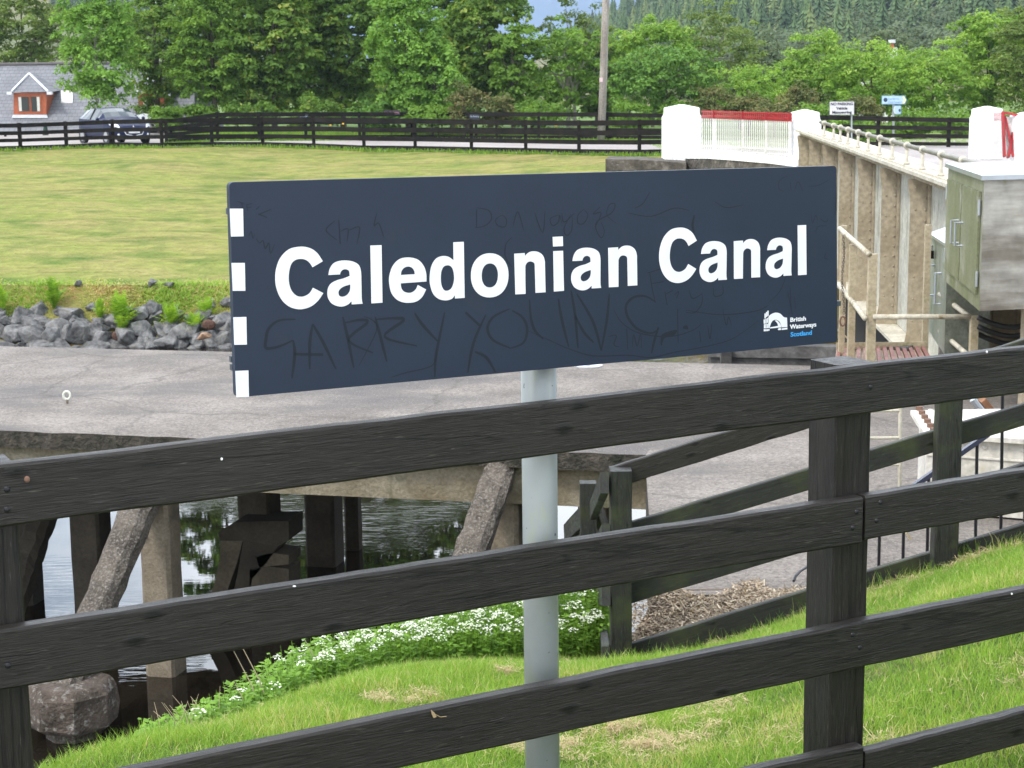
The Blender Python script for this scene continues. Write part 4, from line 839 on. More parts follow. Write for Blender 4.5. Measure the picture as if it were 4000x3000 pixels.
for i in range(2300):
    pxv = rng.uniform(560, 2400); u = (pxv - 560) / 1840; e = rng.uniform(0.0, 0.5 + 0.9 * min(1, u * 2)); x, y = silp(pxv, e); z = bankz(x, y)
    if z < 1.2: continue
    h = rng.uniform(0.08, 0.27) + 0.24 * min(1.0, u * 1.5) * rng.uniform(.5, 1) 
    h *= .45 + .55 * min(1, e / .5)
    ax = rng.uniform(-.15, .15); st = np.array([x, y, z]); tp = st + np.array([ax * h, rng.uniform(-.15, .15) * h, h])
    QL.append([st - [.002, 0, 0], st + [.002, 0, 0], tp + [.001, 0, 0], tp - [.001, 0, 0]]); QT.append(.4)
    nl = int(5 + h * 26); bt = rng.uniform(.3, 1.0)
    for j in range(nl):
        f = rng.uniform(.15, 1); a_ = rng.uniform(0, 6.28); leafq(st + (tp - st) * f, np.array([math.cos(a_), math.sin(a_), rng.uniform(-.5, .5)]), rng.uniform(.035, .075) * (1.1 - .5 * f), rng.uniform(.008, .017), float(np.clip(bt * .6 + f * .35 + rng.uniform(-.1, .1), 0, 1)))
heads = []
def umbel(x, y, z, h, r):
    tp = np.array([x + rng.uniform(-.03, .03), y, z + h]); st = np.array([x, y, z]); QL.append([st - [.0015, 0, 0], st + [.0015, 0, 0], tp + [.0012, 0, 0], tp - [.0012, 0, 0]]); QT.append(.55)
    k = int(rng.integers(14, 26))
    for j in range(k):
        a_ = rng.uniform(0, 6.28); q = r * math.sqrt(rng.uniform(0, 1)); c = tp + np.array([math.cos(a_) * q, math.sin(a_) * q, -q * q / r * .5 + rng.uniform(-.004, .006)])
        s = rng.uniform(.004, .0082); b_ = rng.uniform(0, 6.28); u_ = np.array([math.cos(b_), math.sin(b_), rng.uniform(-.3, .3)]) * s; w_ = np.array([-math.sin(b_), math.cos(b_), rng.uniform(-.5, .5)]) * s
        FQ.append([c - u_, c - w_, c + u_, c + w_]); FT.append(rng.uniform(0, 1))
for i in range(330):
    pxv = float(np.clip(rng.choice([rng.normal(1380, 80), rng.normal(1950, 170), rng.normal(1900, 120), rng.normal(1720, 110), rng.uniform(760, 2350), rng.normal(2230, 90), rng.normal(2200, 120)]), 620, 2380)); u = (pxv - 560) / 1840
    e = rng.uniform(0.0, 1.0) ** 1.9 * (0.4 + 0.75 * min(1, u * 2)) + .02; x, y = silp(pxv, e); z = bankz(x, y)
    if z < 1.3: continue
    umbel(x, y, z, (rng.uniform(.12, .21) + .25 * min(1, u * 1.5) * rng.uniform(.9, 1.05)) * (.5 + .5 * min(1, e / .5)) + rng.uniform(.0, .05), rng.uniform(.022, .05))
o = npmesh('wildflower_leaves', np.array(QL), 4, LEAFG, None, np.array(QT), loc=(-.5, 9, 2.8)); tag(o, 'lush green leafy herbs growing along the brow of the bank', 'herbs', kind='stuff')
o = npmesh('wildflowers', np.array(FQ), 4, PETAL, None, np.array(FT), loc=(-.5, 9, 2.8)); tag(o, 'white umbel flowers among the green herbs behind the pole', 'wildflowers', kind='stuff')
# dead reeds
REED = plain('dead_reed', (0.46, 0.36, 0.24), 0.8)
mb = MB(); r_ = random.Random(5)
for i in range(30):
    pxv = r_.gauss(745, 55); x, y = silp(max(600, pxv), -0.05 + r_.uniform(0, .25)); z = bankz(x, y) - .01; h = r_.uniform(.06, .24); dx_, dy_ = r_.uniform(-.12, .12) * 1.1, r_.uniform(-.05, .05)
    b_ = Vector((x, y, z)); mb.tube([b_, b_ + Vector((dx_ * .4, dy_ * .4, h * .6)), b_ + Vector((dx_, dy_, h))], [.0022, .0018, .0009], 4)
t = obj('dead_reeds', mb, REED); tag(t, 'tuft of bare dead reeds at the lower left edge of the bank', 'reeds', kind='stuff')
for pxv, hh, lab in ((1030, .36, 'tall dry stalk rising from the herbs left of centre'), (1062, .40, 'tallest dry stalk leaning left over the dark water'), (985, .22, 'short dry stalk at the left end of the herbs'), (1275, .28, 'thin dry stalk behind the small white flowers')):
    x, y = silp(pxv, .1); b_ = Vector((x, y, bankz(x, y) - .01)); t = obj('dry_stalk', MB().tube([b_, b_ + Vector((-hh * .15, 0, hh * .5)), b_ + Vector((-hh * .38, 0, hh))], [.004, .003, .0012], 5), REED); tag(t, lab, 'dry stalk')

# ferns on the far bank
FERN = leafmat('fern_frond', (0.13, 0.27, 0.03), (0.33, 0.52, 0.06), 0.4)
def fern(px, py, hpx, wpx, Y, label, seed, dark=0.0):
    r = np.random.default_rng(seed); b_ = P(px, py, Y); b_.z = min(b_.z, bankslope(b_.x, b_.y) + .1) if Y > 30 else b_.z; Hm = hpx / FPX * Y * 1.05; Wm = wpx / FPX * Y * .8; Q, T = [], []
    for i in range(26):
        a_ = r.uniform(0, 6.28); ln_ = r.uniform(.75, 1.05); sp = r.uniform(.1, 1) ; hz = Hm * ln_ * (1 - .35 * sp * sp)
        for j in range(15):
            f0, f1 = j / 15, (j + 1) / 15
            def pt(f): return np.array([math.cos(a_) * Wm * sp * f ** 1.3, math.sin(a_) * Wm * sp * f ** 1.3, hz * (f * 1.35 - .35 * f * f * (1 + sp * .5))]) + np.array(b_)
            p0, p1 = pt(f0), pt(f1); ax = p1 - p0; s = np.cross(ax, [0, 0, 1]) + r.normal(0, .02, 3) * Hm * .1; s = s / (np.linalg.norm(s) + 1e-9); wl_ = Hm * .15 * math.sin(math.pi * min(1, f0 * .85 + .12)) + .002
            for sg in (1, -1):
                Q.append([p0, p0 + ax * .75, p0 + s * sg * wl_ + ax * 1.05 + [0, 0, r.uniform(-.2, .1) * wl_], p0 + s * sg * wl_ * .9 + ax * .6]); T.append(float(np.clip(r.uniform(.3, .9) - dark, 0, 1)))
    o = npmesh('fern', np.array(Q), 4, FERN, None, np.array(T), loc=b_); tag(o, label, 'fern')
fern(212, 1205, 120, 95, 37.6, 'fern standing alone high on the bank at left', 1, .3); fern(5, 1215, 115, 60, 37.5, 'fern cut off by the left edge of the view', 2)
fern(392, 1240, 85, 70, 37.3, 'small fern just left of the tallest fern', 3); fern(478, 1295, 175, 120, 37.0, 'tallest bright fern among the rocks', 4); fern(668, 1275, 110, 95, 37.1, 'fern between the tallest fern and the pair by the sign', 5)
fern(762, 1288, 90, 90, 37.0, 'low spreading fern beside a dead brown root', 6); fern(815, 1242, 90, 95, 37.4, 'fern nearest the left end of the name sign', 7); fern(208, 1280, 45, 35, 36.9, 'tiny fern sprig low in the rocks at left', 8)
fern(2830, 1415, 40, 110, 36.0, 'dark fern glimpsed under the right half of the sign', 9, .4)
ROOT = stained('brown_fern_root', (0.07, 0.035, 0.025), (0.15, 0.08, 0.055), 4, .95, 1, 20, .03)
for px, py, lab in ((462, 1312, 'reddish brown fern root under the tallest fern'), (815, 1268, 'brown dead fern fronds beside the fern nearest the sign')):
    p = P(px, py, 36.85); t = obj('fern_root', MB().ball(p, .13, 9, 6, (1.2, .8, .9)), ROOT); tag(t, lab, 'fern root')

# low tufts where the lawn meets the rocks
k = 30000; Xv = rng.uniform(-16, 5, k); Yv = 38.3 + rng.normal(-.45, .38, k); Yv = np.clip(Yv, 37.2, 39.2); zv = np.array([bankslope(0, float(y)) if y < 38.3 else lawnz(float(x), float(y)) for x, y in zip(Xv, Yv)]); hv = rng.uniform(.015, .065, k) * (1 + .7 * np.sin(Xv * 3.1) * np.sin(Xv * 1.3)); a = rng.uniform(0, 6.28, k); w = np.stack([np.cos(a), np.sin(a), 0 * a], 1) * .018; b0 = np.stack([Xv, Yv, zv], 1); tp = b0 + np.stack([rng.normal(0, .05, k), rng.normal(0, .05, k), hv], 1)
o = npmesh('bank_edge_tufts', np.stack([b0 - w, b0 + w, tp + w * .3, tp - w * .3], 1), 4, GRASSB, None, np.clip(.78 + .2 * np.sin(Xv * 1.9) + rng.normal(0, .16, k), 0.3, 1), loc=(-9, 38, 1.6)); tag(o, 'short mixed green and tan tufts where the lawn meets the rocks', 'grass', kind='stuff')

# ------------------------------------------------------------------ swing bridge
CREAM = stained('cream_bridge_paint', (0.42, 0.385, 0.30), (0.60, 0.56, 0.46), 3, 0.7, 0.5, 18, 0.01, spots=(0.25, 0.18, 0.10), spot_scale=6, spot_lo=.6, spot_hi=.75)
BEIGE = stained('dirty_beige_girder', (0.29, 0.235, 0.155), (0.45, 0.385, 0.28), 2.2, 0.8, 0.3, 14, 0.006, spots=(0.15, 0.115, 0.075), spot_scale=4.5, spot_lo=.60, spot_hi=.76, spot_stretch=(1, 1, .3), stretch=(1, 1, .5))
BEIGEW = stained('pale_girder_web', (0.38, 0.37, 0.31), (0.50, 0.49, 0.42), 3, 0.7, 0.3, 14, 0.01, spots=(0.18, 0.16, 0.10), spot_scale=5, spot_stretch=(1, 1, .2))
RAILM = stained('grey_olive_handrail', (0.13, 0.125, 0.09), (0.21, 0.195, 0.15), 4, 0.55, 0.2, 30, 0.003)
WPAINT = stained('white_masonry_paint', (0.82, 0.82, 0.81), (0.88, 0.88, 0.87), 1.5, 0.8, 0.12, 9, 0.01, spots=(0.62, 0.61, 0.57), spot_scale=3, spot_lo=.68, spot_hi=.85)
REDP = stained('red_gloss_paint', (0.27, 0.008, 0.012), (0.42, 0.018, 0.02), 3, 0.4, 0.1, 20, 0.002)
WRUST = stained('white_paint_with_rust', (0.62, 0.60, 0.56), (0.74, 0.72, 0.69), 3, 0.6, 0.2, 20, 0.003, spots=(0.33, 0.22, 0.14), spot_scale=5, spot_lo=.6, spot_hi=.72)
STONE = stained('dark_abutment_stone', (0.055, 0.048, 0.04), (0.14, 0.12, 0.10), 2, 0.95, 1.0, 6, 0.08, spots=(0.20, 0.18, 0.16), spot_scale=4)
gu = Vector((0.0768, 1, 0)).normalized(); gn2 = Vector((gu.y, -gu.x, 0)); GX0 = 3.82     # gn2 points right, away from the camera side
def G(Y, o, z): return Vector((GX0 + 0.0768 * Y, Y, z)) + gn2 * o
def gtop(Y): return 4.78 + (Y - 21.4) * 0.0083
def gbot(Y): return 2.12 + (Y - 25) * 0.004
br = root('swing_bridge', 'beige riveted steel girder swing bridge with a ball-jointed handrail', 'bridge', G(30, 0, 2))
def gseg(name, o0, o1, zf0, zf1, Ya, Yb, mat, n=14):
    vs = []; 
    for i in range(n + 1):
        Y = Ya + (Yb - Ya) * i / n
        for o, zf in ((o0, zf0), (o1, zf0), (o1, zf1), (o0, zf1)): vs.append(G(Y, o, zf(Y)))
    fs = [(0, 1, 2, 3), tuple(n * 4 + k for k in (3, 2, 1, 0))] + [(i*4+k, i*4+(k+1) % 4, (i+1)*4+(k+1) % 4, (i+1)*4+k) for i in range(n) for k in range(4)]
    return recalc(obj(name, MB().add(vs, fs), mat, br))
YA, YB = 15.6, 42.0
gseg('top_flange', 0.0, 0.62, lambda Y: gtop(Y) - .05, gtop, YA, YB, CREAM); gseg('flange_plate', 0.08, 0.54, lambda Y: gtop(Y) + .002, lambda Y: gtop(Y) + .022, YA, YB - 2, CREAM)
gseg('flange_angle', 0.10, 0.33, lambda Y: gtop(Y) - .13, lambda Y: gtop(Y) - .053, YA, YB, BEIGE)
gseg('web', 0.34, 0.37, lambda Y: gbot(Y) + .06, lambda Y: gtop(Y) - .052, YA, YB, BEIGEW); gseg('bottom_flange', 0.0, 0.62, gbot, lambda Y: gbot(Y) + .05, YA, YB, CREAM)
gseg('deck', 0.9, 6.2, lambda Y: 3.3, lambda Y: 3.60, YA, YB + 1.2, stained('bridge_deck', (0.2, 0.18, 0.17), (0.3, 0.28, 0.27), 1, .9, .3, 10, .02))
gseg('under_beam', 0.38, 0.9, lambda Y: 2.3, lambda Y: 3.4, YA, YB, plain('painted_shade_steel', (0.05, 0.045, 0.04), 0.9))  # beam colour darkened to hold the shade under the deck
for i, Y in enumerate((18.4, 19.85, 21.3, 24.3, 27.2, 30.1, 33.0, 35.9, 38.8, 41.6)):
    zt, zb_ = gtop(Y) - .132, gbot(Y) + .053
    poly = [G(Y, .335, zt), G(Y, .02, zt), G(Y, .02, zt - .06), G(Y, .055, zt - .35), G(Y, .055, zb_ + .3), G(Y, .02, zb_ + .1), G(Y, .02, zb_), G(Y, .335, zb_)]
    st = recalc(obj('stiffener', MB().prism(poly, gu * 0.03), BEIGE, br))
    rv = MB()
    for k in range(15):
        z = zt - .12 - k * (zt - zb_ - .25) / 14; rv.ball(G(Y, .27, z) - gu * .002, .020, 7, 4, (1, .6, 1))
        if k % 2 == 0: rv.ball(G(Y - .0, .13, z) - gu * .002, .016, 6, 4, (1, .6, 1))
    rv_o = obj('rivets', rv, BEIGE, st); rv_o['kind'] = 'stuff'
    obj('angle_iron', MB().bar(G(Y - .07, .315, zb_ + .02), G(Y - .07, .315, zt - .02), .035, .035, (0, 1, 0)), BEIGE, st)
rv = MB()
for k in range(60):
    Y = 18 + k * .4
    for o in (.03, .58): rv.ball(G(Y, o, gtop(Y) + .004), .016, 6, 4, (1, 1, .6))
o = obj('rivets', rv, CREAM, br); o['kind'] = 'stuff'
PX = [3225, 3262, 3288, 3318, 3358, 3398, 3443, 3493, 3550, 3612, 3685, 3770, 3858]
YS = [25476 * 1.035 / (x - 2507) for x in PX]; oh = 0.14
rp = [G(Y, oh, gtop(Y) + .30) for Y in [YS[0] + .8] + YS + [YS[-1] - 1.5, YS[-1] - 3.0]]
obj('handrail', MB().tube(rp, 0.034, 10), RAILM, br, sm=True)
for Y in YS:
    q = G(Y, oh, gtop(Y) + .024); pp_ = obj('rail_post', MB().tube([q, q + Vector((0, 0, .03)), q + Vector((0, 0, .035)), q + Vector((0, 0, .30))], [.045, .045, .026, .023], 10), CREAM, br, sm=True)
    obj('rail_joint', MB().ball(G(Y, oh, gtop(Y) + .30), .058, 12, 8), CREAM, pp_, sm=True)

gseg('deck_shade_wall', 0.55, 0.85, lambda Y: 0.3, lambda Y: gbot(Y) - .02, 19.5, 37.0, plain('painted_shade_black', (0.02, 0.018, 0.016), 0.95))  # added black wall, stands in for the shadow beneath the deck

# abutment, coping, gates
ab = root('abutment', 'dark stone bridge abutment with a curved white painted coping', 'abutment', (6.6, 47, 3))
pts_t = [(2676, 597), (2760, 596), (2860, 602), (3000, 613), (3110, 626)]; cop = []
for i, (x, y) in enumerate(pts_t): cop.append(P(x, y, 50 - i * 1.6))
def strip(name, top, dz, dn, mat, parent):
    vs = []
    for p in top: vs += [p, p + Vector((0, 0, -dz)), p + Vector((.25, dn, -dz)), p + Vector((.25, dn, 0))]
    n = len(top) - 1; fs = [(0, 1, 2, 3), tuple(n * 4 + k for k in (3, 2, 1, 0))] + [(i*4+k, i*4+(k+1) % 4, (i+1)*4+(k+1) % 4, (i+1)*4+k) for i in range(n) for k in range(4)]
    return recalc(obj(name, MB().add(vs, fs), mat, parent))
strip('coping', cop, .17, .9, WPAINT, ab); strip('stone_wall', [p + Vector((0.01, .05, -.172)) for p in cop], 3.4, 1.2, STONE, ab)
strip('stone_wing', [P(2365, 622, 49.5), P(2500, 624, 49.3), P(2680, 636, 49)], 1.5, 2.2, STONE, ab)
def pier(xl, xr, yt, yb, Y, label, shoulder=True):
    w = (xr - xl) / FPX * Y; b_ = P((xl + xr) / 2, yb, Y); H_ = P((xl + xr) / 2, yt, Y).z - b_.z
    lv = [(0, 1.0), (.78, 1.0), (.82, .93), (.86, .9), (.945, .9), (1.0, .12)] if shoulder else [(0, 1), (.93, 1), (1, .2)]
    vs = []; r = random.Random(int(xl))
    for f, s in lv:
        for a_, c_ in ((-1, -1), (1, -1), (1, 1), (-1, 1)): vs.append(b_ + Vector((a_ * w / 2 * s, w / 2 + c_ * w / 2 * s, H_ * f)))
    n = len(lv) - 1; fs = [(0, 3, 2, 1), tuple(n * 4 + k for k in range(4))] + [(i*4+k, i*4+(k+1) % 4, (i+1)*4+(k+1) % 4, (i+1)*4+k) for i in range(n) for k in range(4)]
    o = recalc(obj('gate_pier', MB().add(vs, fs), WPAINT)); bv = o.modifiers.new('bevel', 'BEVEL'); bv.width = .03; bv.segments = 2; return tag(o, label, 'gate pier', 'white gate piers')
pier(2597, 2740, 409, 640, 50.5, 'tall white masonry gate pier left of the white barred gate'); pier(3095, 3206, 428, 645, 44.5, 'white masonry gate pier at the far end of the girder')
pier(3810, 3918, 415, 625, 46, 'white masonry gate pier left of the red gate'); pier(3964, 4060, 438, 650, 44.5, 'white gate pier cut off by the right edge of the view', False)
def gate_line(t): return P(2741 + (3092 - 2741) * t, 500, 50 - 5.6 * t - 1.0 * math.sin(math.pi * t))
gt = root('barred_gate', 'white barred road gate with red top rail between two white piers', 'gate', (6.6, 47, 3.6))
def gz(t, y0, y1): x = 2741 + 351 * t; p = gate_line(t); return P(x, y0 + (y1 - y0) * t, p.y)
for nm, y0, y1, mt in (('top_rail', 459, 472, REDP), ('upper_rail', 436, 446, REDP), ('bottom_rail', 588, 606, WRUST), ('middle_rail', 570, 588, WRUST)):
    obj(nm, MB().tube([gz(t / 12, y0, y1) for t in range(13)], .022, 6), mt, gt)
for i in range(46):
    t = (i + .5) / 46; a, m_, c = gz(t, 430, 441), gz(t, 461, 474), gz(t, 588, 606)
    o = obj('bar', MB().tube([m_, c], .018, 5), WRUST, gt); obj('spike', MB().tube([a, m_], .024, 5), REDP, o)
for t in (.14, .46, .72, .98):
    a, m_, c = gz(t, 430, 441), gz(t, 461, 474), gz(t, 592, 610); o = obj('gate_post', MB().bar(m_, c, .075, .05, (1, 0, 0)), WRUST, gt); obj('post_head', MB().bar(a, m_, .09, .06, (1, 0, 0)), REDP, o)
a, c = gz(0.02, 455, 455), gz(0.98, 455, 455)
obj('red_panel', MB().tube([gz(t / 10, 452, 463) for t in range(11)], .03, 4), REDP, gt)
q = P(3070, 458, 45.1); bx = root('gate_latch', 'red and black latch box on top of the barred gate beside the middle pier', 'gate latch', q); obj('latch_box', MB().box(q, (.16, .14, .2)), REDP, bx); obj('latch_bolt', MB().tube([q + Vector((.08, -.05, .1)), q + Vector((.17, -.05, -.1))], .035, 8), NAIL, bx)
rg = root('red_gate', 'red steel gate frame with white mesh standing open at the right edge', 'gate', P(3940, 620, 45))
for (x0, y0), (x1, y1), w_, mt in (((3917, 438), (3923, 612), .11, REDP), ((3922, 440), (3975, 450), .10, REDP), ((3972, 450), (3938, 615), .14, REDP), ((3925, 455), (3958, 612), .07, REDP)):
    obj('frame_bar', MB().bar(P(x0, y0, 45), P(x1, y1, 44.6), w_, .06, (0, 1, 0)), mt, rg)
obj('white_panel', MB().prism([P(x, y, 44.95) for x, y in ((3930, 455), (3968, 460), (3950, 605), (3930, 605))], (0, .03, 0)), WRUST, rg)
for i in range(7): x = 3884 + i * 4.5; o = obj('bar', MB().tube([P(x, 472, 45.4), P(x, 608, 45.4)], .010, 4), WRUST, rg); obj('spike', MB().tube([P(x, 441, 45.4), P(x, 472, 45.4)], .010, 4), REDP, o)

# ------------------------------------------------------------------ steel cabinets
OLIVE = stained('algae_stained_steel', (0.14, 0.155, 0.075), (0.25, 0.255, 0.175), 2.6, 0.45, 0.15, 30, 0.002, spots=(0.33, 0.33, 0.28), spot_scale=2.5, metal=.25, stretch=(1, 1, .5))
SILV = stained('wavy_stainless_steel', (0.20, 0.175, 0.14), (0.52, 0.50, 0.45), 1.5, 0.42, 0.2, 5, 0.01, metal=.45, stretch=(.35, 1, 3.0), spots=(0.20, 0.19, 0.10), spot_scale=4, spot_lo=.62, spot_hi=.75)
SILT = plain('bright_stainless_top', (0.42, 0.45, 0.48), 0.3, 0.6)
def box8(pb, pt): return MB().add(list(pb) + list(pt), [(3, 2, 1, 0), (4, 5, 6, 7), (0, 1, 5, 4), (1, 2, 6, 5), (2, 3, 7, 6), (3, 0, 4, 7)])
n_ = P(3845, 690, 15.1); f_ = P(3705, 645, 17.5); wv = Vector((2.2, .55, 0)); zb1 = P(3845, 1215, 15.1).z
cb = root('control_cabinet', 'large stainless steel control cabinet with green-stained double doors', 'cabinet', (n_.x, n_.y, zb1))
f2 = Vector((f_.x, f_.y, n_.z)); body = [Vector((n_.x, n_.y, 0)), Vector((f2.x, f2.y, 0)), Vector((f2.x, f2.y, 0)) + wv, Vector((n_.x, n_.y, 0)) + wv]
def lev(z): return [p + Vector((0, 0, z)) for p in body]
o = recalc(obj('body', box8(lev(zb1), lev(n_.z - .03)), [SILV, OLIVE], cb))
dL = (f2 - Vector((n_.x, n_.y, n_.z))); dL.z = 0; Lc = dL.length; dL.normalize(); nL = Vector((-dL.y, dL.x, 0)); nL = nL if nL.x < 0 else -nL
for p in o.data.polygons: p.material_index = 1 if p.normal.dot(nL) > .8 else 0
cen = (body[0] + body[2]) / 2
recalc(obj('lid', box8([cen + (p - cen) * 1.03 + Vector((0, 0, n_.z - .03)) for p in body], [cen + (p - cen) * 1.03 + Vector((0, 0, n_.z + .012)) for p in body]), SILT, cb))
b0 = Vector((n_.x, n_.y, 0))
for k, (s0, s1) in enumerate(((.05, .49), (.51, .95))):
    q = [b0 + dL * Lc * s + nL * .003 for s in (s0, s1)]; z0, z1 = zb1 + .14, n_.z - .14
    dr = recalc(obj('door', MB().prism([q[0] + Vector((0, 0, z0)), q[1] + Vector((0, 0, z0)), q[1] + Vector((0, 0, z1)), q[0] + Vector((0, 0, z1))], nL * .022), OLIVE, cb))
    hs = b0 + dL * Lc * (.44 if k == 0 else .56) + nL * .024; zc = (z0 + z1) / 2
    obj('handle', MB().tube([hs + Vector((0, 0, zc + .11)), hs + nL * .07 + Vector((0, 0, zc + .11)), hs + nL * .07 + Vector((0, 0, zc - .11)), hs + Vector((0, 0, zc - .11))], .012, 8), SILT, dr)
    he = b0 + dL * Lc * (.04 if k == 0 else .96) + nL * .02
    for zz in (z0 + .14, z1 - .14): obj('hinge', MB().tube([he + Vector((0, 0, zz - .07)), he + Vector((0, 0, zz + .07))], .014, 8), SILT, dr)
obj('support', MB().bar(b0 + wv * .25 + dL * .3 + Vector((0, 0, 2.85)), b0 + wv * .25 + dL * .3 + Vector((0, 0, zb1)), .12, .12, (0, 1, 0)), BEIGE, cb); obj('support', MB().bar(b0 + wv * .5 + dL * (Lc - .3) + Vector((0, 0, 2.85)), b0 + wv * .5 + dL * (Lc - .3) + Vector((0, 0, zb1)), .12, .12, (0, 1, 0)), BEIGE, cb)
# small sloping-top cabinet
GREYS = stained('grey_stained_steel', (0.20, 0.22, 0.18), (0.33, 0.35, 0.31), 2, 0.45, 0.1, 30, 0.002, metal=.35, spots=(0.14, 0.19, 0.08), spot_scale=3, stretch=(1, 1, .4))
ca, cb_ = P(3702, 958, 17.7), P(3636, 917, 19.6); zb2 = P(3702, 1385, 17.7).z
sc = root('small_cabinet', 'narrow grey steel cabinet with a sloping lid behind the steps', 'cabinet', (ca.x, ca.y, zb2)); A0, B0 = Vector((ca.x, ca.y, 0)), Vector((cb_.x, cb_.y, 0)); w2 = Vector((.5, .1, 0))
Z3 = lambda p, z: Vector((p.x, p.y, z))
recalc(obj('body', box8([Z3(A0, zb2), Z3(B0, zb2), Z3(B0 + w2, zb2), Z3(A0 + w2, zb2)], [Z3(A0, ca.z), Z3(B0, cb_.z), Z3(B0 + w2, cb_.z + .16), Z3(A0 + w2, ca.z + .16)]), GREYS, sc))
recalc(obj('lid', box8([Z3(A0 - w2 * .06, ca.z - .01), Z3(B0 - w2 * .06, cb_.z - .01), Z3(B0 + w2, cb_.z + .165), Z3(A0 + w2, ca.z + .165)], [Z3(A0 - w2 * .06, ca.z + .02), Z3(B0 - w2 * .06, cb_.z + .02), Z3(B0 + w2, cb_.z + .19), Z3(A0 + w2, ca.z + .19)]), SILT, sc))
d2 = (B0 - A0).normalized(); n2_ = Vector((-d2.y, d2.x, 0)); n2_ = n2_ if n2_.x < 0 else -n2_
for s0, hz in ((.35, 1.0), (.85, 1.05)):
    h0 = A0 + d2 * s0 * 1.6 + n2_ * .003; zc = zb2 + (ca.z - zb2) * .55; obj('handle', MB().tube([Z3(h0, zc + .17), Z3(h0 + n2_ * .06, zc + .17), Z3(h0 + n2_ * .06, zc - .17), Z3(h0, zc - .17)], .013, 8), SILT, sc)
pk = P(3650, 990, 19.0) ; pk = Z3(A0 + d2 * 1.35 + n2_ * .04, P(3650, 995, 19.0).z); t = root('padlock', 'small dark padlock hanging on the sloping cabinet', 'padlock', pk); obj('lock_body', MB().box(pk, (.04, .08, .09)), NAIL, t); obj('shackle', MB().tube([pk + Vector((0, -.03, .04)), pk + Vector((0, -.03, .10)), pk + Vector((0, .03, .10)), pk + Vector((0, .03, .04))], .009, 6), SILT, t)

# ------------------------------------------------------------------ steel steps with handrails
TUBE = stained('worn_cream_tube', (0.40, 0.365, 0.28), (0.56, 0.52, 0.42), 5, 0.6, 0.2, 30, 0.003, spots=(0.26, 0.20, 0.09), spot_scale=7, spot_lo=.58, spot_hi=.7)
POSTM = stained('beige_square_post', (0.33, 0.27, 0.17), (0.46, 0.39, 0.27), 4, 0.7, 0.2, 30, 0.003, spots=(0.22, 0.22, 0.10), spot_scale=6)
GRATE = stained('red_painted_grating', (0.15, 0.04, 0.026), (0.25, 0.085, 0.06), 3, 0.6, 0.3, 20, 0.005, spots=(0.2, 0.15, 0.12), spot_scale=8)
stp = root('steel_steps', 'cream steel landing and handrails with a red ribbed floor', 'steps', P(3450, 1380, 17.6))
zl = P(3450, 1368, 18.6).z
fl = [onz(3268, 1368, zl), onz(3618, 1364, zl), onz(3660, 1440, zl), onz(3252, 1450, zl)]
recalc(obj('landing', MB().prism([p - Vector((0, 0, .003)) for p in fl], (0, 0, -.05)), POSTM, stp))
ribs = MB()
for k in range(14):
    t0 = (k + .15) / 14; t1 = (k + .75) / 14; a0, a1 = fl[0].lerp(fl[1], t0), fl[0].lerp(fl[1], t1); c0_, c1_ = fl[3].lerp(fl[2], t0), fl[3].lerp(fl[2], t1); u = Vector((0, 0, .035))
    ribs.add([a0, a1, c1_, c0_, a0 + u, a1 + u, c1_ + u, c0_ + u], [(3, 2, 1, 0), (4, 5, 6, 7), (0, 1, 5, 4), (1, 2, 6, 5), (2, 3, 7, 6), (3, 0, 4, 7)])
obj('ribbed_floor', ribs, GRATE, stp)
obj('edge_plate', MB().bar(fl[0] + Vector((0, .03, .03)), fl[1] + Vector((0, .03, .03)), .10, .012), POSTM, stp)
def spost(xc, yt, yb, Y, w=.075):
    a, c = P(xc, yb, Y), P(xc, yt, Y); c = Vector((a.x, a.y, c.z)); return obj('post', MB().bar(a, c, w, w, (0, 1, 0)), POSTM, stp)
spost(3285, 881, 1420, 18.3, .06); spost(3322, 955, 1420, 17.8, .07); spost(3398, 992, 1440, 17.2, .085); spost(3611, 878, 1372, 18.9, .065); spost(3798, 1233, 1460, 17.0, .075); spost(3734, 1195, 1420, 17.9, .06)
for pts in (((3279, 892, 18.2), (3396, 994, 17.15)), ((3272, 1105, 18.2), (3330, 1180, 17.7)), ((3332, 1180, 17.7), (3380, 1245, 17.1)), ((3410, 1238, 17.15), (3790, 1237, 17.0)), ((3670, 1150, 18.4), (3792, 1240, 17.0)), ((3672, 1293, 18.4), (3770, 1378, 17.0))):
    obj('handrail', MB().tube([P(*p) for p in pts], .027, 9), TUBE, stp, sm=True)
obj('brace', MB().bar(P(3268, 1285, 18.6), P(3360, 1362, 18.6), .02, .03), POSTM, stp)
t = root('chain', 'rusty hanging chain beside the step post at the end of the sign', 'chain', P(3292, 1240, 18.0)); mb = MB()
for k in range(34):
    p = P(3293 + 4 * math.sin(k * .25), 925 + k * 9, 17.9); mb.tube([p + Vector((math.cos(a_) * (.012 if k % 2 else .004), math.cos(a_) * (.004 if k % 2 else .012), math.sin(a_) * .019)) for a_ in np.linspace(0, 2 * math.pi, 7)], .005, 4, False)
obj('links', mb, stained('chain_iron', (0.07, 0.07, 0.07), (0.2, 0.15, 0.12), 9, .6, 0, 20), t); o = t
p = P(3292, 1255, 17.9); obj('end_ring', MB().tube([p + Vector((math.cos(a_) * .03, 0, math.sin(a_) * .05)) for a_ in np.linspace(0, 2 * math.pi, 13)], .01, 6, False), RUST, t)
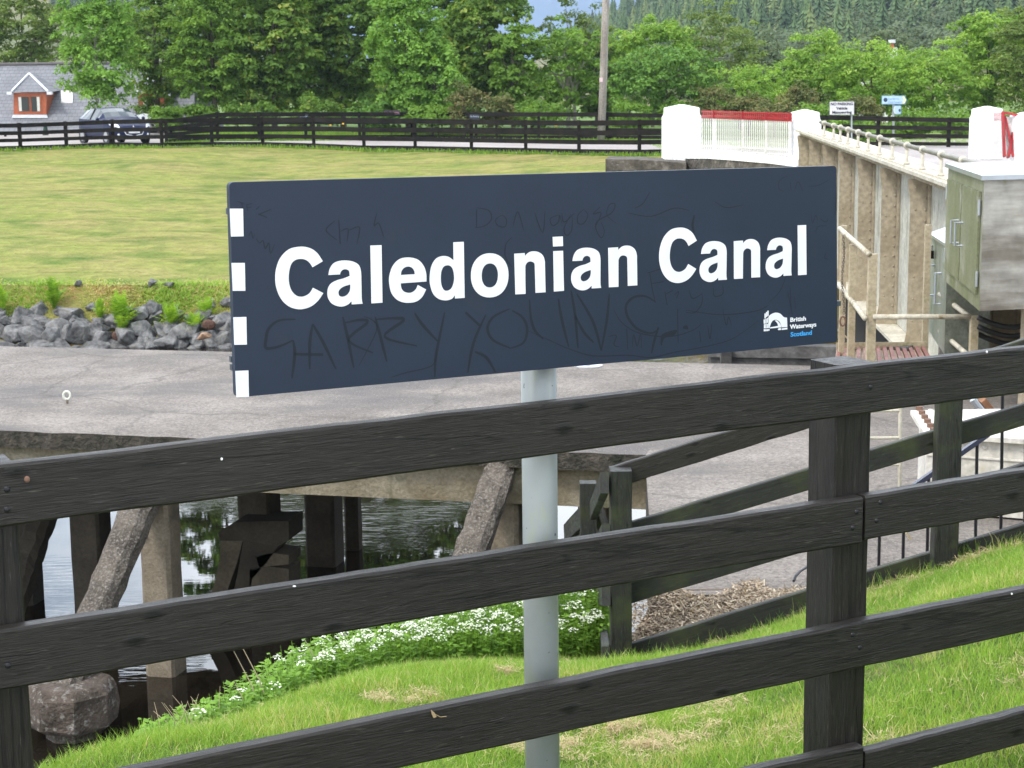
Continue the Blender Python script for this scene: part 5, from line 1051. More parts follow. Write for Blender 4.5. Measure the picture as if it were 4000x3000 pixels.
# added dark wall standing for the recess shade, and cables behind the cabinets
t = recalc(obj('recess_shade_wall', MB().prism([P(3700, 1560, 20.2).xyz * 1, Vector((12, 18.6, 2.5)), Vector((12, 18.6, 4.0)), Vector((P(3700, 1560, 20.2).x, 20.2, 4.0))], (0, .5, 0)), STONE)); tag(t, 'dark wall added to stand for the shade under the control cabinet', 'wall')
t = MB()
for y0 in (1240, 1270, 1300): t.tube([P(3820 + s * 260, y0 + 38 * math.sin(math.pi * s), 16.8) for s in np.linspace(0, 1, 12)], .03, 7, True)
CAB = plain('black_cable', (0.015, 0.015, 0.016), 0.5)
for k, y0 in enumerate((1240, 1275, 1305)):
    t = obj('cable', MB().tube([P(3820 + s * 260, y0 + 38 * math.sin(math.pi * s), 16.8 + .15 * k) for s in np.linspace(0, 1, 12)], .028, 7), CAB, sm=True); tag(t, ('uppermost', 'middle', 'lowest')[k] + ' of three black cables sagging below the large cabinet', 'cable', 'black cables under the cabinet')
# old timber fenders at the canal edge
OLDW = stained('old_grey_timber', (0.045, 0.042, 0.04), (0.13, 0.125, 0.12), 3, .9, .8, 20, .01, stretch=(.4, 2, 2))
tf = root('timber_fender', 'old grey timber fender beams at the canal edge under the sign corner', 'fender', P(3000, 1440, 19.6))
obj('beam', MB().bar(P(2780, 1368, 19.9), P(3560, 1376, 18.6), .14, .2), OLDW, tf); obj('beam', MB().bar(P(2780, 1408, 19.95), P(3560, 1418, 18.65), .12, .2), OLDW, tf)
for x in (2835, 2985, 3060, 3200, 3380): obj('post', MB().bar(P(x, 1450, 19.6), P(x, 1352, 19.6), .12, .12, (0, 1, 0)), OLDW, tf)

# ------------------------------------------------------------------ white riveted box beam, tube frame and black railing on the quay
WB = stained('white_riveted_paint', (0.50, 0.47, 0.40), (0.66, 0.63, 0.57), 3, .7, .3, 20, .004, spots=(0.40, 0.33, 0.20), spot_scale=5, spot_lo=.6, spot_hi=.74, stretch=(2, 2, .5))
fY = 11.9; zt3 = P(3780, 1722, fY).z; c1 = onz(3612, 1692, zt3); c2 = onz(3556, 1603, zt3); c3 = onz(4300, 1590, zt3); c4_ = onz(4300, 1735, zt3)
wb_ = root('riveted_beam', 'white riveted steel box beam with rusty bolts on its top', 'steel beam', (c1.x, c1.y, 2.86))
recalc(obj('top_plate', MB().prism([c1, c2, c3, c4_], (0, 0, -.035)), WB, wb_))
ins = [c1 + Vector((.03, .05, 0)), c2 + Vector((.06, -.05, 0)), c3 + Vector((0, -.05, 0)), c4_ + Vector((0, .05, 0))]
recalc(obj('side_plates', MB().prism([Vector((p.x, p.y, zt3 - .037)) for p in ins], (0, 0, 2.87 - zt3 + .037)), WB, wb_))
for k in range(6): p = c2.lerp(c1, .0 + k * .19) + Vector((.07, 0, 0)); obj('bolt', MB().tube([p, p + Vector((0, 0, .03))], .026, 6), RUST, wb_)
for x, y in ((3635, 1597), (3823, 1597)): p = onz(x, y + 8, zt3); obj('rivet', MB().ball(p, .024, 10, 6, (1, 1, .7)), WB, wb_, sm=True)
fd = (c4_ - c1).normalized(); fnn = Vector((fd.y, -fd.x, 0))
for k in range(6):
    for dz_ in (-.09, -.3): p = ins[0] + fd * (.42 + k * .27 + (.13 if dz_ < -.2 else 0)); p.z = zt3 + dz_; obj('rivet', MB().ball(p - Vector((0, .0, 0)), .022, 10, 6, (1, .7, 1)), WB, wb_, sm=True)
obj('flange_strip', MB().bar(Vector((ins[0].x, ins[0].y - .006, zt3 - .17)), Vector((ins[3].x, ins[3].y - .006, zt3 - .17)), .012, .014), WB, wb_)
obj('side_ladder', MB().bar(P(3540, 2080, 11.5), P(3590, 2160, 11.5), .02, .02), POSTM, wb_)
t = root('tube_frame', 'thin cream tube frame standing on the quay beside the big fence post', 'railing', onz(3513, 2020, ZP))
zy = t.location.y
obj('upright', MB().tube([onz(3513, 2020, ZP), P(3517, 1585, zy)], .014, 8), TUBE, t); obj('upright', MB().tube([Vector((P(3330, 1800, zy).x, zy, ZP)), P(3330, 1590, zy)], .014, 8), TUBE, t)
for y in (1604, 1710, 1815, 1930): obj('cross_tube', MB().tube([P(3330, y + 2, zy), P(3513, y, zy)], .012, 8), TUBE, t)
BIR = plain('black_iron', (0.012, 0.013, 0.018), 0.35)
t = root('iron_railing', 'black iron railing with a sloping handrail descending beside the white steel beam', 'railing', P(3600, 2150, 10.6))
def hly(x): return 1885 - .705 * (x - 3590)
obj('handrail', MB().bar(P(3330, hly(3330), 10.6), P(3860, hly(3860), 10.6), .03, .04), plain('worn_blue_black_handrail', (0.05, 0.055, 0.09), 0.25), t)
for x in (3345, 3438, 3533, 3628, 3722, 3817): obj('baluster', MB().tube([Vector((P(x, 2000, 10.6).x, 10.6, ZP)), P(x, hly(x), 10.6)], .0105, 6), BIR, t)
for x in (3917, 4010): obj('baluster', MB().tube([Vector((P(x, 2000, 10.6).x, 10.6, ZP)), P(x, 1500, 10.6)], .0105, 6), BIR, t)
t = obj('hose', MB().tube([onz(3100, 2270, 2.9), onz(3108, 2250, 2.92), onz(3125, 2232, 2.93), onz(3160, 2210, 2.93)], .009, 6), BIR); tag(t, 'thin black hose curling on the quay by the kick board', 'hose')
# machinery glimpsed behind the white beam
t = root('rusty_brace', 'brown rusted angle brace behind the white steel beam', 'brace', P(3860, 1597, 13.6)); obj('brace_plate', MB().bar(P(3835, 1560, 13.6), P(3900, 1640, 13.6), .12, .05, (0, 1, 0)), stained('rust_brown', (0.16, 0.07, 0.03), (0.25, 0.12, 0.06), 4, .8, .3, 20, .004), t); obj('brace_rod', MB().tube([P(3800, 1560, 13.8), P(3860, 1640, 13.8)], .03, 8), SILT, t)

# ------------------------------------------------------------------ roadside fences
def road_fence(label, posts, first, name='roadside_fence', run=None, thick=.05, pw=.13, bands=((0.0, .15), (.29, .43), (.56, .69), (.83, .95)), skip=()):
    P3 = [onroad(a, b) for a, b, c in posts]; T3 = [P(a, c, q.y) for (a, b, c), q in zip(posts, P3)]
    r = root(name, label, 'fence', P3[len(P3) // 2])
    pm = None
    for i, (q, t) in enumerate(zip(P3, T3)):
        if i in skip: continue
        H_ = t.z - q.z
        if pm is None:
            mbp = MB().box((q.x, q.y + .06, q.z + 0.5), (pw, .12, 1.0)); pm = obj('post', mbp, FARWOOD, r, org=(q.x, q.y + .06, q.z)); o = pm
        else:
            o = pm.copy(); COL.objects.link(o)
        o.parent = r; o.location = Vector((q.x, q.y + .06, q.z - .03)) - r.location; o.scale = (1, 1, H_ + .05)
    for j, (b0, b1) in enumerate(bands):
        mbr = MB()
        for i in range(len(P3) - 1):
            A0_, A1_ = T3[i].lerp(P3[i], b0), T3[i].lerp(P3[i], b1); B0_, B1_ = T3[i + 1].lerp(P3[i + 1], b0), T3[i + 1].lerp(P3[i + 1], b1)
            if i == 0 and posts[0][0] < 0: pass
            f = Vector((0, -thick, 0)); e = (B0_ - A0_).normalized() * .003
            mbr.add([A0_ + e, A1_ + e, B1_ - e, B0_ - e, A0_ + f + e, A1_ + f + e, B1_ + f - e, B0_ + f - e], [(0, 1, 2, 3), (7, 6, 5, 4), (0, 4, 5, 1), (3, 2, 6, 7), (0, 3, 7, 4), (1, 5, 6, 2)])
        recalc(obj('rail', mbr, FARWOOD, r))
    return r
road_fence('long black rail fence along the near side of the road above the lawn', NEARPOSTS, 0)
road_fence('black rail fence on the far side of the road in front of the trees', FARPOSTS, 0)
road_fence('black rail fence on the far side of the road right of the middle gate pier', [(3190, 572, 449), (3430, 573, 455), (3706, 575, 460), (3900, 577, 464)], 0)

# ------------------------------------------------------------------ signs by the road
SGRID = plain('pale_grey_sign_face', (0.60, 0.60, 0.62), 0.5); GALV = plain('galvanised_post', (0.40, 0.44, 0.44), 0.45, .4); BLKT = plain('black_lettering', (0.02, 0.02, 0.022), .6)
UX, UZ, UN = Vector((1, 0, 0)), Vector((0, 0, 1)), Vector((0, -1, 0))
def signtext(txt, xl, xr, yb, hpx, Y, mat, parent, bold=.02):
    v, f = textmb(txt, 1.0, .01, bold); x0 = min(p[0] for p in v); w = max(p[0] for p in v) - x0; a, c = P(xl, yb, Y), P(xr, yb, Y); s = (c.x - a.x) / w; h = hpx / FPX * Y / .73
    return obj('lettering', place(([((p[0] - x0) * s, p[1] * h, p[2] * .1) for p in v], f), a + UN * .004, UX, UZ, UN), mat, parent)
def panel(name, pts, Y, mat, parent, th=.02): return recalc(obj(name, MB().prism([P(x, y, Y) for x, y in pts], (0, th, 0)), mat, parent))
YS1 = 67.2
t = root('no_parking_sign', 'pale rectangular sign reading no parking vehicle manoevring on a thin grey post', 'sign', P(3327, 575, YS1 + .1))
panel('border', [(3239, 395), (3338, 395), (3338, 450), (3239, 450)], YS1, BLKT, t); panel('face', [(3241, 397), (3336, 397), (3336, 448), (3241, 448)], YS1 - .006, SGRID, t, .004)
signtext('NO PARKING', 3245, 3332, 411.5, 10.5, YS1 - .008, BLKT, t, .035); signtext('Vehicle', 3266, 3310, 428, 10.5, YS1 - .008, BLKT, t, .035); signtext('Manoevring', 3251, 3327, 444, 10.5, YS1 - .008, BLKT, t, .035)
obj('post', MB().tube([P(3327, 580, YS1 + .08), P(3327, 398, YS1 + .08)], .035, 8), GALV, t)
BLUEP = plain('pale_blue_sign_face', (0.42, 0.58, 0.75), .5); BLUEB = plain('blue_sign_border', (0.13, 0.27, 0.42), .5); YEL = plain('yellow_chevron', (0.75, 0.70, 0.35), .5); NAVYD = plain('dark_round_symbol', (0.02, 0.045, 0.09), .5)
t = root('finger_post', 'slim signpost with two pale blue arrow signs, the upper pointing right', 'signpost', P(3490, 578, YS1)); obj('post', MB().tube([P(3490, 580, YS1 + .08), P(3490, 371, YS1 + .08)], .045, 10), GALV, t)
a1 = panel('upper_arrow', [(3444, 373), (3535, 373), (3543, 391), (3535, 408), (3444, 408)], YS1, BLUEB, t); panel('arrow_face', [(3446, 375.5), (3533, 375.5), (3540, 391), (3533, 405.5), (3446, 405.5)], YS1 - .006, BLUEP, a1, .004)
panel('chevron', [(3524, 376), (3532, 376), (3539, 391), (3532, 405), (3524, 405), (3531, 391)], YS1 - .01, YEL, a1, .003); panel('round_symbol', [(3459 + 8 * math.cos(k * math.pi / 6), 390 + 8.5 * math.sin(k * math.pi / 6)) for k in range(12)], YS1 - .01, NAVYD, a1, .003)
signtext('Great Glen Way', 3469, 3512, 389, 6, YS1 - .01, BLUEB, a1, 0.0); signtext('Canal Towpath', 3469, 3524, 402, 6, YS1 - .01, BLUEB, a1, 0.0)
a2 = panel('lower_arrow', [(3486, 430), (3492, 412), (3520, 412), (3520, 447), (3492, 447)], YS1 - .03, BLUEB, t); panel('arrow_face', [(3489, 430), (3494, 414), (3518, 414), (3518, 445), (3494, 445)], YS1 - .036, BLUEP, a2, .004)
panel('round_symbol', [(3514 + 4 * math.cos(k * math.pi / 6), 431 + 6 * math.sin(k * math.pi / 6)) for k in range(12)], YS1 - .04, NAVYD, a2, .003); panel('chevron', [(3489, 430), (3494, 416), (3498, 416), (3492, 430), (3498, 444), (3494, 444)], YS1 - .04, YEL, a2, .003)
BRD = plain('black_notice', (0.012, 0.013, 0.02), .45); PINK = plain('faded_pink_lettering', (0.45, 0.17, 0.22), .6); PALEB = plain('pale_blue_lettering', (0.45, 0.55, 0.68), .6)
for xl, xr, yt, yb, tx, mt, lab in ((1498, 1562, 430, 449, 'No Parking', PINK, 'small black board reading no parking in faded pink on the far fence'), (1168, 1204, 446, 474, 'No Parking', PALEB, 'small black notice with pale letters on the far fence, left of the pink one'), (1834, 1874, 446, 467, 'No Parking', PALEB, 'small black notice with pale letters on the far fence, right of the pink one')):
    Yn = yline(FP3, P((xl + xr) / 2, 500, 80).x) - .12; t = root('fence_notice', lab, 'sign', P((xl + xr) / 2, yb, Yn)); panel('board', [(xl, yt), (xr, yt), (xr, yb), (xl, yb)], Yn, BRD, t, .03); signtext(tx, xl + 3, xr - 3, yt + 12, 7, Yn - .004, mt, t, 0.0)

# utility pole
UPM = stained('weathered_grey_pole', (0.20, 0.175, 0.145), (0.42, 0.39, 0.34), 2.5, .85, .5, 14, .01, stretch=(1, 1, .12), spots=(0.13, 0.11, 0.09), spot_scale=5, spot_stretch=(1, 1, .1))
YP = 79.5; t = root('utility_pole', 'tall weathered grey wooden utility pole leaning slightly right behind the far fence', 'utility pole', P(2348, 556, YP))
obj('pole', MB().tube([P(2348, 558, YP), P(2357, 300, YP), P(2366, 20, YP), P(2374, -250, YP)], [.185, .178, .168, .15], 14), UPM, t, sm=True); q = P(2348, 312, YP - .19)
obj('warning_plate', MB().box(q, (.16, .02, .2)), plain('small_warning_plate', (0.6, 0.45, 0.45), .5), t)

# ------------------------------------------------------------------ house
SLATE, nt, b, out = mat_base('grey_slate_roof')
tc = nt.nodes.new('ShaderNodeTexCoord'); bk = nt.nodes.new('ShaderNodeTexBrick'); bk.inputs['Scale'].default_value = 1.0; bk.inputs['Brick Width'].default_value = .30; bk.inputs['Row Height'].default_value = .19; bk.inputs['Mortar Size'].default_value = .012
bk.inputs['Color1'].default_value = (0.155, 0.16, 0.175, 1); bk.inputs['Color2'].default_value = (0.195, 0.20, 0.215, 1); bk.inputs['Mortar'].default_value = (0.09, 0.093, 0.105, 1)
sx_ = nt.nodes.new('ShaderNodeSeparateXYZ'); cx_ = nt.nodes.new('ShaderNodeCombineXYZ'); nt.links.new(tc.outputs['Object'], sx_.inputs[0]); nt.links.new(sx_.outputs['X'], cx_.inputs['X']); nt.links.new(sx_.outputs['Z'], cx_.inputs['Y']); nt.links.new(cx_.outputs[0], bk.inputs['Vector'])
nt.links.new(mixc(nt, .5, bk.outputs['Color'], ramp(nt, noise(nt, 1.2, 5), [(.3, (.8, .8, .8)), (.7, (1.25, 1.25, 1.25))]), 'MULTIPLY'), b.inputs['Base Color']); b.inputs['Roughness'].default_value = .6; bump(nt, b, bk.outputs['Fac'], .5, -.02)
WALLW = plain('cream_house_wall', (0.66, 0.62, 0.56), .9); ORW = stained('orange_stained_wood', (0.33, 0.075, 0.025), (0.46, 0.125, 0.045), 3, .5, .1, 20, .003); LEAD = plain('white_lead_flashing', (0.66, 0.68, 0.70), .5)
GLASS, nt, b, out = mat_base('window_glass'); b.inputs['Base Color'].default_value = (0.03, 0.04, 0.045, 1); b.inputs['Roughness'].default_value = .04; b.inputs['Specular IOR Level'].default_value = 1.0
CURT = plain('pale_curtain', (0.62, 0.62, 0.55), .9)
YE, YR = 95.5, 100.5; h_ = root('slate_roofed_house', 'house with grey slate roof and orange wooden dormer at the left edge', 'house', P(250, 575, YE + .4))
e0, e1, r0, r1 = P(-260, 522, YE), P(760, 512, YE), P(-260, 257, YR), P(760, 250, YR); r1.z = r0.z; e1.z = e0.z
recalc(obj('roof', MB().add([e0, e1, r1, r0, e0 + Vector((0, .1, -.12)), e1 + Vector((0, .1, -.12)), r1 + Vector((0, .1, -.12)), r0 + Vector((0, .1, -.12)), Vector((e0.x, 2 * YR - YE, e0.z)), Vector((e1.x, 2 * YR - YE, e1.z))], [(0, 1, 2, 3), (0, 4, 5, 1), (4, 7, 6, 5), (3, 2, 9, 8), (0, 3, 8), (1, 9, 2)]), SLATE, h_))
obj('ridge', MB().tube([r0 + Vector((0, 0, .02)), r1 + Vector((0, 0, .02))], .11, 8), plain('dark_ridge_tiles', (0.10, 0.09, 0.09), .8), h_); obj('gutter', MB().tube([e0 + Vector((0, -.06, -.06)), e1 + Vector((0, -.06, -.06))], .07, 8), plain('grey_gutter', (0.22, 0.22, 0.23), .5), h_)
recalc(obj('wall', MB().prism([(e0.x + .1, YE + .35, 2.4), (e1.x - .1, YE + .35, 2.4), (e1.x - .1, YE + .35, e0.z - .02), (e0.x + .1, YE + .35, e0.z - .02)], (0, .3, 0)), WALLW, h_))
def roofpt(px, py, off=0.0):
    nrm = (e1 - e0).cross(r0 - e0).normalized(); nrm = nrm if nrm.z > 0 else -nrm; return onplane(px, py, e0 + nrm * off, nrm)
def dormer(cx, yt, yb, wpx, apex_y, fullw, label=None):
    Yf = roofpt(cx, yb).y - .25
    d_ = root('dormer', None, None, P(cx, yb, Yf)); d_.parent = h_; d_.location = P(cx, yb, Yf) - h_.location
    pf = lambda x, y, dy=0: P(x, y, Yf) + Vector((0, dy, 0)); w = wpx / 2
    A_, B_, C_, D_ = pf(cx - w, yb), pf(cx + w, yb), pf(cx + w, yt), pf(cx - w, yt)
    recalc(obj('cheek_box', MB().prism([A_, B_, C_, D_], (0, 3.0, 0)), ORW, d_))
    ap_ = P(cx - 3, apex_y, Yf + 1.7); l_, r_2 = P(cx - fullw / 2, yt - 2, Yf - .2), P(cx + fullw / 2, yt - 2, Yf - .2)
    lb, rb = l_ + Vector((0, 3.4, .15)), r_2 + Vector((0, 3.4, .15)); ab_ = ap_ + Vector((0, 2.2, 0))
    recalc(obj('hipped_roof', MB().add([l_, r_2, ap_, ab_, rb, lb], [(0, 1, 2), (1, 4, 3, 2), (0, 2, 3, 5), (0, 5, 4, 1)]), SLATE, d_))
    obj('hip_flashing', MB().bar(l_ + Vector((.12, -.02, .06)), ap_ + Vector((0, 0, .04)), .08, .10), LEAD, d_); obj('hip_flashing', MB().bar(r_2 + Vector((-.12, -.02, .06)), ap_ + Vector((0, 0, .04)), .08, .10), LEAD, d_)
    for s in (-1, 1):
        c0_, c1_ = pf(cx + s * 4, yt + 16), pf(cx + s * (w - 22), yb - 12); x0, x1 = min(c0_.x, c1_.x), max(c0_.x, c1_.x)
        fr_ = recalc(obj('window', MB().prism([(x0 - .07, Yf - .03, c1_.z - .07), (x1 + .07, Yf - .03, c1_.z - .07), (x1 + .07, Yf - .03, c0_.z + .07), (x0 - .07, Yf - .03, c0_.z + .07)], (0, .028, 0)), ORW, d_))
        fr_.parent = d_
        obj('pane', MB().box(((x0 + x1) / 2, Yf - .04, (c0_.z + c1_.z) / 2), (x1 - x0, .012, c0_.z - c1_.z)), GLASS, fr_) if False else None
        g_ = obj('pane', MB().box(((x0 + x1) / 2, Yf - .04, (c0_.z + c1_.z) / 2), (x1 - x0, .012, c0_.z - c1_.z)), GLASS, d_)
        obj('curtain', MB().box((x0 + .09 if s < 0 else x1 - .09, Yf - .052, (c0_.z + c1_.z) / 2), (.16, .01, c0_.z - c1_.z - .02)), CURT, d_)
    recalc(obj('sill', MB().prism([pf(cx - w - 5, yb + 14), pf(cx + w + 8, yb + 14), pf(cx + w + 3, yb + 1), pf(cx - w, yb + 1)], (0, -.12, 0)), LEAD, d_))
    for s in (-1, 1): q = P(cx + s * fullw / 2, yt + 2, Yf - .2); obj('eave_end', MB().box(q, (.28, .3, .16)), LEAD, d_)
    return d_
dormer(117, 362, 447, 128, 289, 156); dormer(590, 368, 445, 100, 300, 130)
vl = [roofpt(x, y, .06) for x, y in ((238, 354), (284, 354), (284, 397), (238, 397))]; recalc(obj('roof_window', MB().prism(vl, (0, -.02, -.08)), plain('white_rooflight', (0.66, 0.65, 0.62), .6), h_))
PARA = stained('dark_green_canvas', (0.012, 0.035, 0.022), (0.025, 0.055, 0.038), 4, .9, .2, 20, .01)
t = root('closed_parasol', 'closed dark green parasol by the house wall left of the blue car', 'parasol', P(178, 562, 92)); q = P(178, 562, 92); obj('canopy', MB().tube([P(178, 545, 92), P(178, 520, 92), P(177, 495, 92), P(177, 477, 92)], [.17, .15, .10, .02], 10), PARA, t); obj('stick', MB().tube([q - Vector((0, 0, .3)), P(178, 545, 92)], .025, 6), GALV, t)
t = obj('garden_post', MB().bar(P(21, 566, 90), P(21, 524, 90), .14, .1, (0, 1, 0)), FARWOOD); tag(t, 'short dark garden post before the house wall at the left edge', 'post')
for px, w_, lab in ((150, 34, 'orange planter by the closed parasol'), (112, 40, 'dark red planter left of the orange planter')):
    t = root('planter', lab, 'planter', P(px, 566, 91)); obj('tub', MB().box(P(px, 560, 91), (w_ / 72, .4, .26)), ORW if px == 150 else RUST, t)

# ------------------------------------------------------------------ cars
GLASSC, nt, b, out = mat_base('car_glass'); b.inputs['Base Color'].default_value = (0.05, 0.065, 0.07, 1); b.inputs['Roughness'].default_value = .03; b.inputs['Specular IOR Level'].default_value = .6
TYRE = plain('tyre_rubber', (0.012, 0.012, 0.012), .85); RIM = plain('alloy_rim', (0.45, 0.46, 0.48), .3, .7); LAMP = plain('headlamp_glass', (0.72, 0.75, 0.78), .12); CHROME = plain('bright_chrome', (0.72, 0.72, 0.72), .18, .9); TRIM = plain('black_trim', (0.012, 0.012, 0.013), .5)
def carpaint(name, c):
    m, nt, b, out = mat_base(name); b.inputs['Base Color'].default_value = c4(c); b.inputs['Roughness'].default_value = .4; b.inputs['Metallic'].default_value = .0; b.inputs['Specular IOR Level'].default_value = .22; b.inputs['Coat Weight'].default_value = .08; b.inputs['Coat Roughness'].default_value = .03; return m
def car(label, loc, rz, paint, cat='car'):
    r = root('parked_car', label, cat, loc, rz=rz)
    Rz = Matrix.Rotation(rz, 3, 'Z'); L = Vector(loc)
    def W(p): return L + Rz @ (Vector(p) * 1.06)
    ST = [(1.98, .30, .60, .50, .66, .42), (1.90, .24, .68, .70, .74, .55), (1.70, .20, .78, .80, .84, .62), (1.35, .20, .88, .85, .93, .66), (1.0, .20, .95, .87, 1.01, .68), (.78, .20, .97, .87, 1.10, .66), (.45, .20, .98, .87, 1.30, .60), (.15, .20, .98, .87, 1.43, .57), (-.35, .20, .99, .87, 1.47, .57), (-.9, .20, 1.0, .87, 1.45, .56), (-1.35, .20, 1.02, .86, 1.38, .54), (-1.62, .22, 1.03, .83, 1.22, .56), (-1.82, .25, 1.0, .77, 1.05, .60), (-1.94, .32, .80, .70, .86, .55), (-1.97, .36, .60, .66, .66, .5)]
    def sec(s):
        x, zb, zs, ws, zr, wr = s; half = [(0, zb), (ws * .86, zb), (ws * .97, zb + .14), (ws + .02, (zb + zs) / 2 + .08), (ws, zs), (wr + .03, zr - .035), (wr * .6, zr), (0, zr + .012)]
        return [Vector((x, y, z)) for y, z in half] + [Vector((x, -y, z)) for y, z in half[-2:0:-1]]
    secs = [sec(s) for s in ST]; n = len(secs[0]); vs = [W(p) for s in secs for p in s]; body_f, glass = [], {'windscreen': [], 'side_window': [], 'side_window2': [], 'rear_window': []}
    for i in range(len(secs) - 1):
        for k in range(n):
            f = (i * n + k, i * n + (k + 1) % n, (i + 1) * n + (k + 1) % n, (i + 1) * n + k)
            if k in (5, 6, 7, 8) and i in (5, 6): glass['windscreen'].append(f)
            elif k in (4,) and 6 <= i <= 10: glass['side_window'].append(f)
            elif k in (9,) and 6 <= i <= 10: glass['side_window2'].append(f)
            elif k in (5, 6, 7, 8) and i == 10: glass['rear_window'].append(f)
            else: body_f.append(f)
    body_f += [tuple(range(n)), tuple((len(secs) - 1) * n + k for k in range(n))[::-1]]
    bo = recalc(obj('body', MB().add(vs, body_f), paint, r)); 
    for nm, fl_ in glass.items():
        used = sorted({i for f in fl_ for i in f}); ix = {v: j for j, v in enumerate(used)}
        recalc(obj(nm.rstrip('2'), MB().add([vs[i] for i in used], [tuple(ix[i] for i in f) for f in fl_]), GLASSC, r))
    for y in (.88, -.88):
        obj('window_pillar', MB().bar(W((-.38, y * .995, .99)), W((-.38, y * .70, 1.45)), .06, .03, (0, 1, 0)), TRIM, r); obj('sill_trim', MB().bar(W((.9, y * .985, .24)), W((-.95, y * .985, .24)), .09, .03), TRIM, r)
    for x in (1.22, -1.25):
        for s in (1, -1):
            w_ = root('wheel', None, None, (0, 0, 0)); w_.parent = r; w_.location = (x * 1.06, s * .85, .33)
            def at_(y): return W((x, y, .31))
            obj('tyre', MB().tube([at_(s * .70), at_(s * .72), at_(s * .87), at_(s * .89)], [.29, .31, .31, .285], 24), TYRE, w_); obj('rim', MB().tube([at_(s * .86), at_(s * .897), at_(s * .90)], [.215, .21, .05], 16), RIM, w_)
            obj('wheel_arch', MB().tube([at_(s * .855), at_(s * .892)], [.36, .36], 24), TRIM, r)
    for s in (1, -1):
        recalc(obj('headlight', MB().prism([W(p) for p in ((1.93, s * .56, .66), (1.72, s * .80, .70), (1.42, s * .858, .83), (1.55, s * .80, .86), (1.84, s * .60, .79))], Rz @ Vector((.04, s * .02, .015))), LAMP, r))
        obj('fog_lamp', MB().ball(W((1.90, s * .62, .40)), .06, 8, 5), LAMP, r); obj('wing_mirror', MB().ball(W((.72, s * 1.0, 1.02)), .10, 8, 6, (.8, 1.1, .8)), paint, r, sm=True)
        obj('wiper', MB().bar(W((.82, s * .1, 1.085)), W((.60, s * .1 + .35, 1.19)), .012, .02), TRIM, r)
    recalc(obj('grille', MB().prism([W(p) for p in ((1.985, -.40, .56), (1.985, .40, .56), (2.0, .30, .42), (2.0, -.30, .42))], Rz @ Vector((.025, 0, 0))), TRIM, r))
    obj('grille_surround', MB().tube([W(p) for p in ((2.0, -.44, .57), (2.03, -.34, .40), (2.035, 0, .345), (2.03, .34, .40), (2.0, .44, .57))], .022, 6), CHROME, r); obj('number_plate', MB().box(W((2.03, 0, .50)), (.02, .50, .11), rz), LEAD, r)
    obj('bonnet_trim', MB().tube([W((2.0, -.44, .58)), W((2.01, 0, .60)), W((2.0, .44, .58))], .016, 6), CHROME, r); obj('badge', MB().ball(W((1.975, 0, .70)), .05, 8, 5, (.6, 1, 1.2)), CHROME, r)
    obj('lower_bumper', MB().tube([W((1.88, -.68, .25)), W((1.97, -.3, .24)), W((1.97, .3, .24)), W((1.88, .68, .25))], .05, 6), TRIM, r)
    return r
cp = onroad(436, 562)
car('dark blue hatchback parked facing the camera beside the house', (cp.x, cp.y + .6, cp.z), math.radians(-90 + 36), carpaint('metallic_dark_blue', (0.008, 0.013, 0.048)))
cq = P(600, 540, 96); car('pale silver car mostly hidden by trees behind the blue hatchback', (cq.x, 96, roadz(cq.x) - .1), math.radians(-90 + 20), carpaint('pale_silver', (0.45, 0.47, 0.49)))

# ------------------------------------------------------------------ trees and shrubs
BARK = stained('brown_bark', (0.05, 0.042, 0.03), (0.14, 0.12, 0.09), 4, .95, .6, 14, .02); BARKP = stained('pale_grey_bark', (0.19, 0.175, 0.145), (0.34, 0.31, 0.27), 4, .95, .5, 14, .02)
LM = {'syc': leafmat('sycamore_leaves', (0.05, 0.11, 0.024), (0.18, 0.31, 0.055), .38, .5, (0.32, 0.37, 0.08)), 'ash': leafmat('ash_leaves', (0.10, 0.22, 0.035), (0.27, 0.47, 0.09), .42), 'mid': leafmat('mid_green_leaves', (0.075, 0.16, 0.026), (0.23, 0.39, 0.065), .4),
      'alder': leafmat('alder_leaves', (0.06, 0.145, 0.03), (0.19, 0.35, 0.065), .3), 'wil': leafmat('willow_leaves', (0.09, 0.19, 0.028), (0.28, 0.46, 0.075), .42, .5, (0.40, 0.53, 0.13)), 'olive': leafmat('olive_birch_leaves', (0.085, 0.14, 0.035), (0.24, 0.33, 0.085), .35),
      'grey': leafmat('grey_green_leaves', (0.085, 0.125, 0.07), (0.17, 0.22, 0.12), .3), 'gorse': leafmat('gorse_foliage', (0.055, 0.075, 0.025), (0.18, 0.20, 0.07), .2, .7, (0.24, 0.16, 0.08)), 'brown': leafmat('bare_purple_twigs', (0.09, 0.075, 0.065), (0.19, 0.17, 0.12), .2)}
